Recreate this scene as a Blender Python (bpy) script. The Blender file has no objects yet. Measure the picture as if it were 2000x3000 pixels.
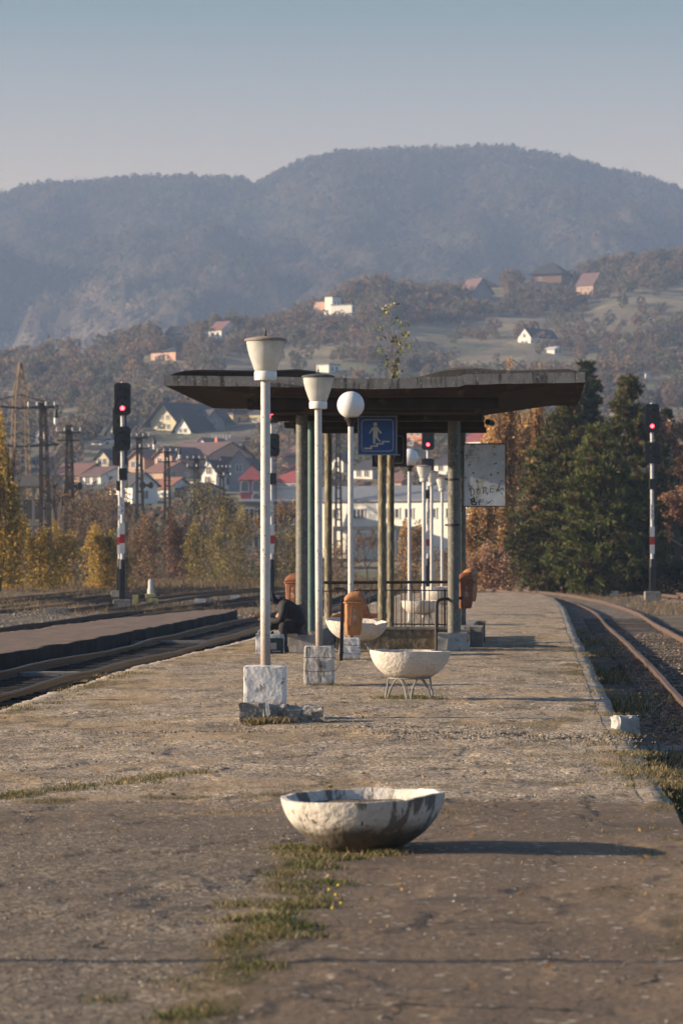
import bpy, bmesh, math, random
import numpy as np
from mathutils import Vector, Matrix

scene = bpy.context.scene
COL = scene.collection
R = math.radians
PI = math.pi

# ---------------------------------------------------------------- camera, sky, sun, exposure
F = 9500.0                      # focal length in units of 1/3000 of the frame height
EYE = 1.8
cd = bpy.data.cameras.new("camera")
cam = bpy.data.objects.new("camera", cd)
COL.objects.link(cam)
cd.sensor_fit = 'VERTICAL'
cd.sensor_height = 36.0
cd.lens = F / 3000 * 36.0
cd.clip_start = 0.5
cd.clip_end = 12000
cam.location = (0, 0, EYE)
cam.rotation_euler = (R(90) + math.atan(125 / F), 0, 0)
cd.dof.use_dof = True
cd.dof.focus_distance = 38.0
cd.dof.aperture_fstop = 4.8
scene.camera = cam
SKY_ELSE = (1.08, 1.14, 1.24, 1)
SKY_STOPS = [(.085, (3.4, 1.75, 1.10, 1)), (.135, (2.1, 1.30, .92, 1)), (.172, (.88, .92, .74, 1)), (.40, (.74, .85, .98, 1))]
HAZE = 0.00024

SUN_EL, SUN_FRONT = 15.5, 2.5   # low sun from the left, a little behind the camera
w = bpy.data.worlds.new("World")
scene.world = w
w.use_nodes = True
nt = w.node_tree
nt.nodes.clear()
sky = nt.nodes.new('ShaderNodeTexSky')
sky.sky_type = 'NISHITA'
sky.sun_disc = False
sky.sun_elevation = R(SUN_EL)
sky.sun_rotation = math.atan2(-math.cos(R(SUN_FRONT)), -math.sin(R(SUN_FRONT)))
sky.altitude = 150
sky.air_density = 1.0
sky.dust_density = 1.2
sky.ozone_density = 2.5
bg = nt.nodes.new('ShaderNodeBackground')
bg.inputs['Strength'].default_value = 0.055
hs = nt.nodes.new('ShaderNodeHueSaturation')
hs.inputs['Saturation'].default_value = 1.0
out = nt.nodes.new('ShaderNodeOutputWorld')
nt.links.new(sky.outputs[0], hs.inputs['Color'])
# a warmer, brighter band of air near the horizon
wtc = nt.nodes.new('ShaderNodeTexCoord'); wsx = nt.nodes.new('ShaderNodeSeparateXYZ'); nt.links.new(wtc.outputs['Generated'], wsx.inputs[0])
wmx = nt.nodes.new('ShaderNodeValToRGB'); nt.links.new(wsx.outputs[2], wmx.inputs[0])
while len(wmx.color_ramp.elements) < 4: wmx.color_ramp.elements.new(.5)
for e_, (q_, c_) in zip(wmx.color_ramp.elements, SKY_STOPS): e_.position = q_; e_.color = c_
wmu = nt.nodes.new('ShaderNodeMix'); wmu.data_type = 'RGBA'; wmu.blend_type = 'MULTIPLY'; wmu.inputs[0].default_value = 1.0
nt.links.new(hs.outputs[0], wmu.inputs[6]); wmy = nt.nodes.new('ShaderNodeMapRange'); wmy.inputs[1].default_value = .55; wmy.inputs[2].default_value = .95; nt.links.new(wsx.outputs[1], wmy.inputs[0])
wm2 = nt.nodes.new('ShaderNodeMix'); wm2.data_type = 'RGBA'; nt.links.new(wmy.outputs[0], wm2.inputs[0])
wm2.inputs[6].default_value = SKY_ELSE; nt.links.new(wmx.outputs[0], wm2.inputs[7])   # the hazy warm band lies over the valley ahead
nt.links.new(wm2.outputs[2], wmu.inputs[7])
nt.links.new(wmu.outputs[2], bg.inputs[0])
nt.links.new(bg.outputs[0], out.inputs[0])

sd = bpy.data.lights.new("sun", 'SUN')
sd.energy = 5.0
sd.angle = R(0.55)
sd.color = (1.0, 0.785, 0.55)
sun = bpy.data.objects.new("sun", sd)
COL.objects.link(sun)
tosun = Vector((-math.cos(R(SUN_EL)) * math.cos(R(SUN_FRONT)), -math.cos(R(SUN_EL)) * math.sin(R(SUN_FRONT)), math.sin(R(SUN_EL))))
sun.rotation_euler = (-tosun).to_track_quat('-Z', 'Y').to_euler()
sun.location = (-30, -10, 30)

scene.view_settings.view_transform = 'Standard'
scene.view_settings.look = 'None'
scene.view_settings.exposure = 1.14
scene.view_settings.gamma = 1.0
scene.render.engine = 'CYCLES'
scene.cycles.use_denoising = True
scene.cycles.max_bounces = 6
scene.cycles.diffuse_bounces = 3
scene.cycles.glossy_bounces = 2
scene.cycles.transmission_bounces = 4
scene.cycles.transparent_max_bounces = 8
scene.cycles.volume_bounces = 0
scene.cycles.use_adaptive_sampling = True
scene.cycles.adaptive_threshold = 0.015
scene.cycles.sample_clamp_indirect = 4.0

# ---------------------------------------------------------------- helpers
rnd = random.Random(7)
rs = np.random.RandomState(11)


def at(px, py, d):
    """a point of the photograph (2000 x 3000) at distance d -> world"""
    return Vector(((px - 1000) / F * d, d, EYE + (1625 - py) / F * d))


def tag(o, label=None, cat=None, group=None, kind=None):
    if label: o['label'] = label
    if cat: o['category'] = cat
    if group: o['group'] = group
    if kind: o['kind'] = kind
    return o


def empty(name, loc, rz=0.0):
    o = bpy.data.objects.new(name, None)
    o.location = loc
    o.rotation_euler = (0, 0, rz)
    o.empty_display_size = 0.2
    COL.objects.link(o)
    return o


def thing(name, label, cat, loc=(0, 0, 0), rz=0.0, group=None):
    return tag(empty(name, loc, rz), label, cat, group)


def copy_tree(o, parent=None):
    c = o.copy()
    COL.objects.link(c)
    c.parent = parent
    for ch in list(o.children):
        copy_tree(ch, c)
    return c


def hash2(ix, iy, seed=0):
    v = np.sin(ix * 127.1 + iy * 311.7 + seed * 74.7) * 43758.5453
    return v - np.floor(v)


def vnoise(x, y, seed=0):
    ix, iy = np.floor(x), np.floor(y)
    fx, fy = x - ix, y - iy
    fx = fx * fx * (3 - 2 * fx)
    fy = fy * fy * (3 - 2 * fy)
    a = hash2(ix, iy, seed); b = hash2(ix + 1, iy, seed)
    c = hash2(ix, iy + 1, seed); d = hash2(ix + 1, iy + 1, seed)
    return (a * (1 - fx) + b * fx) * (1 - fy) + (c * (1 - fx) + d * fx) * fy


def fbm(x, y, octv=4, seed=0):
    x = np.asarray(x, float); y = np.asarray(y, float)
    s = 0; a = 0.5; t = 0
    for i in range(octv):
        s = s + a * vnoise(x * 2 ** i, y * 2 ** i, seed + i * 13)
        t += a
        a *= 0.5
    return s / t


def worley(x, y, seed=0):
    ix, iy = np.floor(x), np.floor(y)
    best = np.full(x.shape, 9.0); bid = np.zeros(x.shape)
    for dx in (-1, 0, 1):
        for dy in (-1, 0, 1):
            cx, cy = ix + dx, iy + dy
            px = cx + hash2(cx, cy, seed); py = cy + hash2(cx, cy, seed + 5)
            dd = (px - x) ** 2 + (py - y) ** 2
            m = dd < best
            best = np.where(m, dd, best)
            bid = np.where(m, hash2(cx, cy, seed + 9), bid)
    return np.sqrt(best), bid


def sm(a, b, x):
    t = np.clip((x - a) / (b - a), 0, 1)
    return t * t * (3 - 2 * t)


def np_mesh(name, verts, faces, mat=None, parent=None, col=None, smooth=False, loc=None):
    """fast mesh from arrays; faces (M,k); col = per-vertex rgb"""
    verts = np.asarray(verts, np.float32); faces = np.asarray(faces, np.int32)
    me = bpy.data.meshes.new(name)
    k = faces.shape[1]
    me.vertices.add(len(verts)); me.vertices.foreach_set('co', verts.ravel())
    me.loops.add(faces.size); me.loops.foreach_set('vertex_index', faces.ravel())
    me.polygons.add(len(faces))
    me.polygons.foreach_set('loop_start', np.arange(0, faces.size, k, dtype=np.int32))
    if smooth:
        me.polygons.foreach_set('use_smooth', np.ones(len(faces), dtype=bool))
    me.update(calc_edges=True)
    if col is not None:
        at_ = me.color_attributes.new('col', 'FLOAT_COLOR', 'POINT')
        c4 = np.ones((len(verts), 4), np.float32); c4[:, :3] = col
        at_.data.foreach_set('color', c4.ravel())
    o = bpy.data.objects.new(name, me)
    COL.objects.link(o)
    if mat: me.materials.append(mat)
    if parent: o.parent = parent
    if loc is not None: o.location = loc
    return o


class MB:
    def __init__(s):
        s.v = []; s.f = []

    def add(s, vs, fs):
        n = len(s.v)
        s.v += [tuple(v) for v in vs]
        s.f += [tuple(i + n for i in f) for f in fs]
        return s

    def box(s, cx, cy, cz, sx, sy, sz, rz=0.0, taper=1.0, rx=0.0, ry=0.0):
        M = Matrix.Rotation(rz, 4, 'Z') @ Matrix.Rotation(ry, 4, 'Y') @ Matrix.Rotation(rx, 4, 'X')
        vs = []
        for z in (-.5, .5):
            k = taper if z > 0 else 1.0
            for x, y in ((-.5, -.5), (.5, -.5), (.5, .5), (-.5, .5)):
                vs.append(M @ Vector((x * sx * k, y * sy * k, z * sz)) + Vector((cx, cy, cz)))
        return s.add(vs, [(3, 2, 1, 0), (4, 5, 6, 7), (0, 1, 5, 4), (1, 2, 6, 5), (2, 3, 7, 6), (3, 0, 4, 7)])

    def tube(s, pts, r, n=8, cap=True):
        pts = [Vector(p) for p in pts]
        if not hasattr(r, '__len__'): r = [r] * len(pts)
        rings = []
        up = None
        for i, p in enumerate(pts):
            t = (pts[min(i + 1, len(pts) - 1)] - pts[max(i - 1, 0)])
            if t.length < 1e-9: t = Vector((0, 0, 1))
            t.normalize()
            if up is None:
                up = Vector((0, 0, 1)) if abs(t.z) < .9 else Vector((1, 0, 0))
            a = t.cross(up)
            if a.length < 1e-6: a = t.orthogonal()
            a.normalize(); b = a.cross(t); up = b
            rings.append([p + (a * math.cos(2 * PI * k / n) + b * math.sin(2 * PI * k / n)) * r[i] for k in range(n)])
        vs = [q for ring in rings for q in ring]
        fs = []
        for i in range(len(pts) - 1):
            for k in range(n):
                fs.append((i * n + k, i * n + (k + 1) % n, (i + 1) * n + (k + 1) % n, (i + 1) * n + k))
        if cap:
            fs.append(tuple(range(n - 1, -1, -1))); fs.append(tuple((len(pts) - 1) * n + k for k in range(n)))
        return s.add(vs, fs)

    def lathe(s, prof, n=32, cx=0, cy=0, cz=0, close=False):
        vs = []; fs = []
        for (r, z) in prof:
            for k in range(n):
                a = 2 * PI * k / n
                vs.append((cx + r * math.cos(a), cy + r * math.sin(a), cz + z))
        for i in range(len(prof) - 1):
            for k in range(n):
                fs.append((i * n + k, i * n + (k + 1) % n, (i + 1) * n + (k + 1) % n, (i + 1) * n + k))
        if prof[0][0] > 1e-4: fs.append(tuple(range(n - 1, -1, -1)))
        if prof[-1][0] > 1e-4 and not close: fs.append(tuple((len(prof) - 1) * n + k for k in range(n)))
        return s.add(vs, fs)

    def loft(s, rings, cap=True):
        n = len(rings[0]); vs = [q for r_ in rings for q in r_]; fs = []
        for i in range(len(rings) - 1):
            for k in range(n):
                fs.append((i * n + k, i * n + (k + 1) % n, (i + 1) * n + (k + 1) % n, (i + 1) * n + k))
        if cap:
            fs.append(tuple(range(n - 1, -1, -1))); fs.append(tuple((len(rings) - 1) * n + k for k in range(n)))
        return s.add(vs, fs)

    def prism(s, outline, y0, y1):
        """outline of (x,z) points extruded along y"""
        return s.loft([[(x, y0, z) for x, z in outline], [(x, y1, z) for x, z in outline]])

    def build(s, name, mat, parent=None, smooth=False, bevel=0.0, loc=None, sub=0):
        me = bpy.data.meshes.new(name)
        me.from_pydata(s.v, [], s.f)
        me.validate()
        bm = bmesh.new(); bm.from_mesh(me)
        bmesh.ops.recalc_face_normals(bm, faces=bm.faces)
        bm.to_mesh(me); bm.free()
        me.materials.append(mat)
        o = bpy.data.objects.new(name, me)
        COL.objects.link(o)
        if parent: o.parent = parent
        if loc is not None: o.location = loc
        if smooth:
            for p in me.polygons: p.use_smooth = True
            me.set_sharp_from_angle(angle=R(40))
        if bevel:
            b = o.modifiers.new('b', 'BEVEL'); b.width = bevel; b.segments = 2; b.limit_method = 'ANGLE'
        return o


def rrect(cx, cy, z, wx, wy, r, n=3):
    pts = []
    for (sx, sy, a0) in ((1, 1, 0), (-1, 1, 90), (-1, -1, 180), (1, -1, 270)):
        for k in range(n + 1):
            a = R(a0 + 90 * k / n)
            pts.append((cx + sx * (wx / 2 - r) + r * math.cos(a), cy + sy * (wy / 2 - r) + r * math.sin(a), z))
    return pts


def rough_block(name, mat, sx, sy, sz, parent=None, loc=(0, 0, 0), rz=0.0, amp=0.02, cell=0.12, sub=7, seed=0, chop=None, round_=0.0):
    """a block of worn or broken concrete: dense box, worn by noise"""
    bm = bmesh.new()
    bmesh.ops.create_cube(bm, size=1.0)
    bmesh.ops.subdivide_edges(bm, edges=bm.edges[:], cuts=sub, use_grid_fill=True)
    for v in bm.verts:
        p = Vector((v.co.x * sx, v.co.y * sy, (v.co.z + .5) * sz))
        q = v.co.copy()
        e = sum(1 for c in (abs(q.x), abs(q.y), abs(q.z)) if c > .499)
        n1 = float(fbm(p.x / cell + seed * 7.1 + p.z * 3, p.y / cell + p.z / cell * 1.3, 3, seed)) - .5
        n2 = float(fbm(p.z / cell + seed * 3.3 + p.y * 5, p.x / cell * 1.1 + 9, 3, seed + 4)) - .5
        n3 = float(fbm(p.x / cell * 1.2 + 4.4, p.y / cell + seed * 1.9 + p.z * 2, 3, seed + 8)) - .5
        k = amp * (1.0 + 0.9 * (e - 1))
        p += Vector((n1, n2, n3)) * 2 * k
        if round_ and e >= 2:
            c = Vector((0, 0, sz / 2)); p -= (p - c).normalized() * round_ * (e - 1)
        if chop: p = chop(p)
        v.co = p
    me = bpy.data.meshes.new(name)
    bm.to_mesh(me); bm.free()
    me.materials.append(mat)
    o = bpy.data.objects.new(name, me); COL.objects.link(o)
    o.location = loc; o.rotation_euler = (0, 0, rz)
    if parent: o.parent = parent
    return o


# ---------------------------------------------------------------- materials
def _mat(name):
    m = bpy.data.materials.new(name); m.use_nodes = True
    n = m.node_tree; n.nodes.clear()
    o = n.nodes.new('ShaderNodeOutputMaterial'); b = n.nodes.new('ShaderNodeBsdfPrincipled')
    n.links.new(b.outputs[0], o.inputs[0])
    return m, n, b, o


def noise_node(n, coord, scale, detail=4, stretch=None, rough=.55):
    if stretch:
        mp = n.nodes.new('ShaderNodeMapping'); mp.inputs['Scale'].default_value = stretch
        n.links.new(coord, mp.inputs['Vector']); coord = mp.outputs[0]
    t = n.nodes.new('ShaderNodeTexNoise'); t.inputs['Scale'].default_value = scale
    t.inputs['Detail'].default_value = detail; t.inputs['Roughness'].default_value = rough
    n.links.new(coord, t.inputs['Vector'])
    return t.outputs['Fac']


def ramp(n, fac, lo, hi):
    r = n.nodes.new('ShaderNodeMapRange'); r.inputs[1].default_value = lo; r.inputs[2].default_value = hi
    n.links.new(fac, r.inputs[0])
    return r.outputs[0]


def mixc(n, fac, a, b):
    m = n.nodes.new('ShaderNodeMix'); m.data_type = 'RGBA'
    if hasattr(fac, 'links'): n.links.new(fac, m.inputs[0])
    else: m.inputs[0].default_value = fac
    for i, c in ((6, a), (7, b)):
        if hasattr(c, 'links'): n.links.new(c, m.inputs[i])
        else: m.inputs[i].default_value = (c[0], c[1], c[2], 1)
    return m.outputs[2]


def M(name, base, var=None, scale=6, rough=.8, bump=0.0, bscale=40, metal=0.0, spots=(), zband=None, spec=.4, bdetail=5, coordname='Object'):
    """zband = (color, z0, z1, noise amount): a worn or dirty zone of the thing itself below z0..z1
    spots = (color, scale, lo, hi, stretch)"""
    m, n, b, o = _mat(name)
    tc = n.nodes.new('ShaderNodeTexCoord'); co = tc.outputs[coordname]
    c = base
    if var is not None:
        c = mixc(n, ramp(n, noise_node(n, co, scale, 5), .3, .7), base, var)
    for sp in spots:
        scol, sscale, lo, hi = sp[:4]
        lo -= .04; hi -= .04
        st = sp[4] if len(sp) > 4 else None
        c = mixc(n, ramp(n, noise_node(n, co, sscale, 5, st, .6), lo, hi), c, scol)
    if zband:
        zc, z0, z1, na = zband
        sx = n.nodes.new('ShaderNodeSeparateXYZ'); n.links.new(co, sx.inputs[0])
        nz = noise_node(n, co, 9, 5)
        ma = n.nodes.new('ShaderNodeMath'); ma.operation = 'MULTIPLY_ADD'
        n.links.new(nz, ma.inputs[0]); ma.inputs[1].default_value = na; n.links.new(sx.outputs[2], ma.inputs[2])
        c = mixc(n, ramp(n, ma.outputs[0], z1 + na * .5, z0 + na * .5), c, zc)
    if hasattr(c, 'links'): n.links.new(c, b.inputs['Base Color'])
    else: b.inputs['Base Color'].default_value = (*c, 1)
    b.inputs['Roughness'].default_value = rough
    b.inputs['Metallic'].default_value = metal
    b.inputs['Specular IOR Level'].default_value = spec
    if bump:
        bp = n.nodes.new('ShaderNodeBump'); bp.inputs['Strength'].default_value = 1.0
        bp.inputs['Distance'].default_value = bump
        n.links.new(noise_node(n, co, bscale, bdetail), bp.inputs['Height'])
        n.links.new(bp.outputs[0], b.inputs['Normal'])
    return m


def M_leaf(name, trans=.35, rough=.7):
    m, n, b, o = _mat(name)
    a = n.nodes.new('ShaderNodeAttribute'); a.attribute_name = 'col'
    n.links.new(a.outputs['Color'], b.inputs['Base Color'])
    b.inputs['Roughness'].default_value = rough
    b.inputs['Specular IOR Level'].default_value = .2
    if trans > 0:
        t = n.nodes.new('ShaderNodeBsdfTranslucent'); n.links.new(a.outputs['Color'], t.inputs[0])
        mx = n.nodes.new('ShaderNodeMixShader'); mx.inputs[0].default_value = trans
        n.links.new(b.outputs[0], mx.inputs[1]); n.links.new(t.outputs[0], mx.inputs[2]); n.links.new(mx.outputs[0], o.inputs[0])
    return m


def M_emit(name, c, s):
    m, n, b, o = _mat(name)
    b.inputs['Base Color'].default_value = (*c, 1)
    b.inputs['Emission Color'].default_value = (*c, 1); b.inputs['Emission Strength'].default_value = s
    return m


mt = {}
mt['pole_white'] = M('white pole paint', (.62, .61, .58), (.53, .51, .48), 14, .45, .0006, 60,
                     spots=[((.10, .055, .035), 30, .675, .70, (1, 1, .7)), ((.30, .25, .18), 7, .62, .8, (1, 1, .3))],
                     zband=((.17, .10, .06), .45, 1.3, .5))
mt['pole_far'] = M('far white pole paint', (.55, .54, .52), (.47, .46, .44), 9, .5)
mt['whitewash'] = M('whitewashed concrete', (.80, .79, .77), (.68, .66, .64), 9, .9, .007, 30,
                    spots=[((.15, .13, .115), 21, .67, .70), ((.17, .15, .13), 11, .69, .71), ((.30, .27, .23), 6, .62, .75)],
                    zband=((.24, .19, .14), -.02, .07, .12))
mt['whitewash_worn'] = M('worn whitewashed concrete', (.64, .62, .59), (.44, .42, .39), 7, .9, .007, 30,
                         spots=[((.20, .18, .16), 12, .52, .66, (1.6, 1.6, .35)), ((.66, .64, .62), 5, .60, .72)],
                         zband=((.24, .20, .15), -.02, .06, .12))
mt['shade_glass'] = None
mt['cap_brown'] = M('lamp cap', (.34, .28, .23), (.22, .18, .15), 12, .55, .001, 40)
mt['cap_dark'] = M('lamp cap dark', (.12, .11, .105), (.07, .065, .06), 12, .5)
mt['iron_black'] = M('black iron', (.018, .017, .018), (.035, .028, .025), 18, .55, .0006, 60)
mt['iron_rust'] = M('rusty iron', (.11, .05, .032), (.05, .03, .024), 20, .7, .0006, 60)
mt['iron_grey'] = M('worn grey paint on iron', (.15, .155, .17), (.33, .32, .29), 25, .55, .0005, 80,
                    spots=[((.16, .09, .05), 24, .62, .7)])
mt['concrete'] = M('weathered concrete', (.26, .245, .225), (.17, .16, .15), 5, .95, .008, 26,
                   spots=[((.09, .085, .08), 11, .6, .7), ((.38, .36, .33), 8, .66, .74)])
mt['concrete_pale'] = M('pale concrete', (.42, .41, .39), (.31, .30, .28), 6, .9, .005, 30,
                        spots=[((.17, .16, .15), 9, .62, .7)])
mt['concrete_broken'] = M('broken concrete', (.27, .25, .22), (.17, .155, .14), 9, .95, .02, 24,
                          spots=[((.45, .42, .38), 28, .60, .66), ((.075, .07, .065), 8, .6, .72)])
mt['wall_mossy'] = M('mossy stained wall', (.17, .14, .10), (.09, .075, .055), 7, .95, .02, 16,
                     spots=[((.26, .20, .13), 11, .55, .66), ((.06, .06, .04), 5, .58, .7)])
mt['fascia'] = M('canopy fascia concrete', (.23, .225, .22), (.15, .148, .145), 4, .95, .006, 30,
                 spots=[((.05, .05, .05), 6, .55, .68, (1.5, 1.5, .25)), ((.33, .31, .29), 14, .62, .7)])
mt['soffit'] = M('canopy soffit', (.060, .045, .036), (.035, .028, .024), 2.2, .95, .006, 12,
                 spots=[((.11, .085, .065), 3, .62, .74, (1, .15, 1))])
mt['felt'] = M('bitumen roofing felt', (.010, .011, .014), (.020, .019, .019), 5, .9, .01, 14, spec=.1)
mt['felt_worn'] = M('worn roofing felt', (.05, .045, .04), (.085, .075, .065), 6, .85, .012, 14,
                    spots=[((.16, .14, .12), 14, .62, .7, (1, 1, .4))])
mt['column'] = M('grey painted column', (.155, .155, .135), (.10, .10, .088), 6, .6, .001, 30,
                 spots=[((.26, .24, .20), 22, .6, .68), ((.07, .055, .042), 12, .62, .7, (1, 1, .3))])
mt['column_wood'] = M('mossy ochre column', (.20, .17, .115), (.11, .10, .07), 7, .85, .006, 22,
                      spots=[((.32, .31, .22), 15, .55, .66, (1.4, 1.4, .3)), ((.13, .07, .035), 11, .6, .7, (1, 1, .3))])
mt['teal'] = M('teal painted pipe', (.10, .19, .18), (.075, .14, .135), 5, .55, .001, 30, spots=[((.10, .07, .05), 16, .63, .7)])
mt['globe'] = M('opal globe', (.80, .79, .77), None, 5, .18, spec=.5)
mt['orange'] = M('faded orange plastic', (.46, .215, .085), (.38, .17, .07), 5, .5, .0006, 30,
                 spots=[((.24, .10, .05), 16, .62, .72, (1, 1, .5))])
mt['orange_dark'] = M('dull orange plastic', (.29, .12, .055), (.19, .07, .04), 5, .55,
                      spots=[((.14, .06, .04), 14, .6, .72)])
mt['sticker'] = M('torn sticker', (.55, .50, .44), (.40, .32, .25), 60, .7, spots=[((.40, .15, .06), 55, .52, .56)])
mt['hole'] = M('dark hollow', (.012, .011, .010))
mt['sign_blue'] = M('blue sign face', (.016, .07, .27), (.022, .085, .29), 7, .35, spots=[((.05, .07, .12), 30, .66, .72)])
mt['sign_navy'] = M('shadow toned sign face', (.016, .018, .032), (.022, .022, .035), 7, .5)  # darker copy of the sign colours, with the canopy shadow put in
mt['sign_white'] = M('sign white', (.58, .57, .54), (.48, .47, .44), 20, .5)
mt['sign_edge'] = M('sign edge', (.28, .29, .31), None, 5, .4, metal=.3)
mt['soil'] = M('dry soil', (.10, .075, .05), (.17, .13, .085), 14, 1.0, .03, 20, spots=[((.06, .08, .03), 7, .6, .7)])
mt['rail_top'] = M('rusty rail', (.16, .105, .08), (.10, .07, .055), 9, .55, .002, 30, metal=.2)
mt['rail_dark'] = M('shade darkened rail', (.004, .0035, .003), (.008, .006, .005), 6, .42, .001, 20, spec=.45)  # near-black colour carries the shade on the left rails
mt['sleeper_dark'] = M('shade darkened sleeper', (.012, .010, .009), (.022, .018, .015), 6, .95, .01, 20)  # sleeper colour darkened to hold the shade of the left tracks
mt['sleeper'] = M('old sleeper', (.07, .058, .048), (.12, .10, .085), 6, .95, .01, 20)
mt['sig_black'] = M('signal black', (.010, .010, .012), (.018, .017, .018), 6, .45)
mt['sig_lens'] = M('unlit lens', (.05, .05, .055), (.09, .09, .09), 6, .15)
mt['red_light'] = M_emit('lit red lens', (1.0, .03, .04), 9.0)
mt['mast'] = M('signal mast paint', (.58, .58, .58), (.46, .46, .47), 6, .5, spots=[((.2, .14, .1), 9, .64, .72)])
mt['band_white'] = M('white band', (.62, .62, .62), (.52, .52, .52), 5, .5)
mt['band_red'] = M('red band', (.42, .025, .02), (.32, .02, .02), 5, .5)
mt['blue_ink'] = M('blue lettering', (.03, .05, .16))
mt['post_concrete'] = M('utility post concrete', (.13, .10, .08), (.08, .064, .052), 3, .95, .01, 12, spots=[((.25, .21, .17), 5, .6, .7)])
mt['steel_dark'] = M('dark steel', (.05, .045, .042), (.08, .06, .05), 8, .6)
mt['porcelain'] = M('porcelain', (.55, .54, .50), None, 5, .3)
mt['pylon'] = M('rusty yellow pylon steel', (.27, .19, .11), (.19, .13, .08), 2, .8)
mt['yellow_block'] = M('yellow painted block', (.45, .38, .14), (.33, .27, .11), 5, .8)
mt['white_block'] = M('white painted block', (.62, .60, .56), (.45, .43, .40), 5, .8)
mt['bark'] = M('bark', (.085, .068, .055), (.05, .042, .035), 8, .95, .01, 20)
mt['twig'] = M('grey twig', (.15, .12, .10), (.10, .08, .065), 8, .9)
mt['leaf'] = M_leaf('leaves', .4)
mt['wood_leaf'] = M_leaf('distant leaves', .5, 1.0)
mt['needle'] = M_leaf('needles', .1)
mt['grassm'] = M_leaf('grass blades', .35)
mt['stone'] = M_leaf('stones', 0.0, .9)
mt['cloth_black'] = M('black padded cloth', (.020, .018, .021), (.034, .031, .033), 14, .8, .008, 26)
mt['cloth_trouser'] = M('dark grey cloth', (.022, .022, .026), (.034, .032, .035), 14, .9, .005, 30)
mt['cloth_hat'] = M('dark blue knit', (.012, .018, .034), (.02, .026, .045), 40, .9, .004, 90)
mt['skin'] = M('skin', (.36, .19, .13), (.30, .15, .10), 12, .55)
mt['shoe'] = M('dark leather', (.025, .025, .03), None, 6, .5)
mt['bag_green'] = M('green plastic bag', (.02, .06, .06), (.012, .035, .04), 9, .35, .02, 9)
mt['bag_white'] = M('white plastic bag', (.55, .56, .57), (.42, .46, .52), 10, .35, .02, 9, spots=[((.45, .12, .10), 18, .66, .7)])
mt['print'] = M('pale print', (.50, .45, .46), (.42, .30, .32), 40, .5)

# frosted lamp shade
m, n, b, o = _mat('frosted lamp shade')
tc = n.nodes.new('ShaderNodeTexCoord')
c = mixc(n, ramp(n, noise_node(n, tc.outputs['Object'], 9, 4), .35, .75), (.84, .85, .83), (.70, .69, .64))
n.links.new(c, b.inputs['Base Color']); b.inputs['Roughness'].default_value = .35
t = n.nodes.new('ShaderNodeBsdfTranslucent'); n.links.new(c, t.inputs[0])
mx = n.nodes.new('ShaderNodeMixShader'); mx.inputs[0].default_value = .38
n.links.new(b.outputs[0], mx.inputs[1]); n.links.new(t.outputs[0], mx.inputs[2])
tr_ = n.nodes.new('ShaderNodeBsdfTransparent'); m2_ = n.nodes.new('ShaderNodeMixShader'); m2_.inputs[0].default_value = .24
n.links.new(mx.outputs[0], m2_.inputs[1]); n.links.new(tr_.outputs[0], m2_.inputs[2]); n.links.new(m2_.outputs[0], o.inputs[0])
mt['shade_glass'] = m
# ---------------------------------------------------------------- ground levels
G0 = -0.45
YK = [6, 20, 38.6, 51.2, 61.1, 69.8, 91, 113, 137, 152]
XLK = [-5.4, -4.95, -4.06, -3.5, -2.74, -2.05, -0.95, 0.6, 2.0, 2.9]
YR = [6, 15, 23.8, 33.7, 52.6, 85.5, 113, 137, 152]
XRK = [1.4, 1.95, 2.43, 2.94, 4.08, 6.07, 7.78, 9.0, 9.3]


def XL(y): return np.interp(y, YK, XLK)
def XR(y): return np.interp(y, YR, XRK)
def axis_x(y): return -0.084 + 0.056 * (y - 20.0)


HOLES = [(.95, 32.6, .75, .30, .055), (2.35, 31.6, .42, .26, .06), (.55, 33.6, .8, .14, .045), (1.75, 32.3, .35, .2, .04), (1.2, 31.5, .5, .16, .035), (-.3, 36.5, .7, .10, .02), (1.6, 36.6, .8, .08, .02), (.9, 38.2, .9, .07, .018), (-1.6, 33.0, .8, .08, .02), (1.9, 43.5, .9, .10, .02), (.4, 47, 1.0, .12, .02)]


def plat_z(x, y, fine=True):
    x = np.asarray(x, float); y = np.asarray(y, float)
    u = x - axis_x(y)
    z = -0.014 * np.clip(u - .9, 0, 9) - 0.010 * np.clip(-u - 1.6, 0, 9)
    if fine:
        z = z + (fbm(x * .5, y * .35, 3, 3) - .5) * .035 + (fbm(x * 2.2, y * 1.6, 4, 31) - .5) * .020
        z = z - .012 * sm(.60, .75, fbm(x * .9 + 3, y * .8, 4, 17))
        z = z - .010 * sm(.55, .56, fbm(x * 1.5 + 13, y * 1.0, 5, 57)) - .006 * sm(.60, .61, fbm(x * 3.1 + 3, y * 1.7, 4, 58)) * (y > 23.8)
        z = z + .014 * sm(23.75, 23.85, y + .15 * (fbm(x * 1.5, y * 0 + 2, 3, 5) - .5))
        for (hx, hy, ax, ay, dep) in HOLES:
            q = np.sqrt(((x - hx) / ax) ** 2 + ((y - hy) / ay) ** 2) + (fbm(x * 5, y * 5, 3, 8) - .5) * .9
            z = z - dep * (1 - sm(.72, .82, q))
    return z


# skylines of the photograph (x, y) -> heights of the hills at their distances
SKX = [-400, 0, 100, 200, 330, 420, 520, 640, 760, 860, 1000, 1100, 1200, 1350, 1500, 1600, 1700, 1800, 1900, 2000, 2400]
SKY_ = [1085, 1068, 1050, 1035, 1015, 985, 965, 955, 945, 905, 862, 835, 848, 838, 812, 795, 800, 765, 740, 728, 700]
RIDX = [-400, 0, 600, 1000, 1400, 2000, 2400]
RIDD = [1100, 1120, 1180, 1300, 1420, 1560, 1600]


def ridge_d(px): return np.interp(px, RIDX, RIDD)


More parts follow.
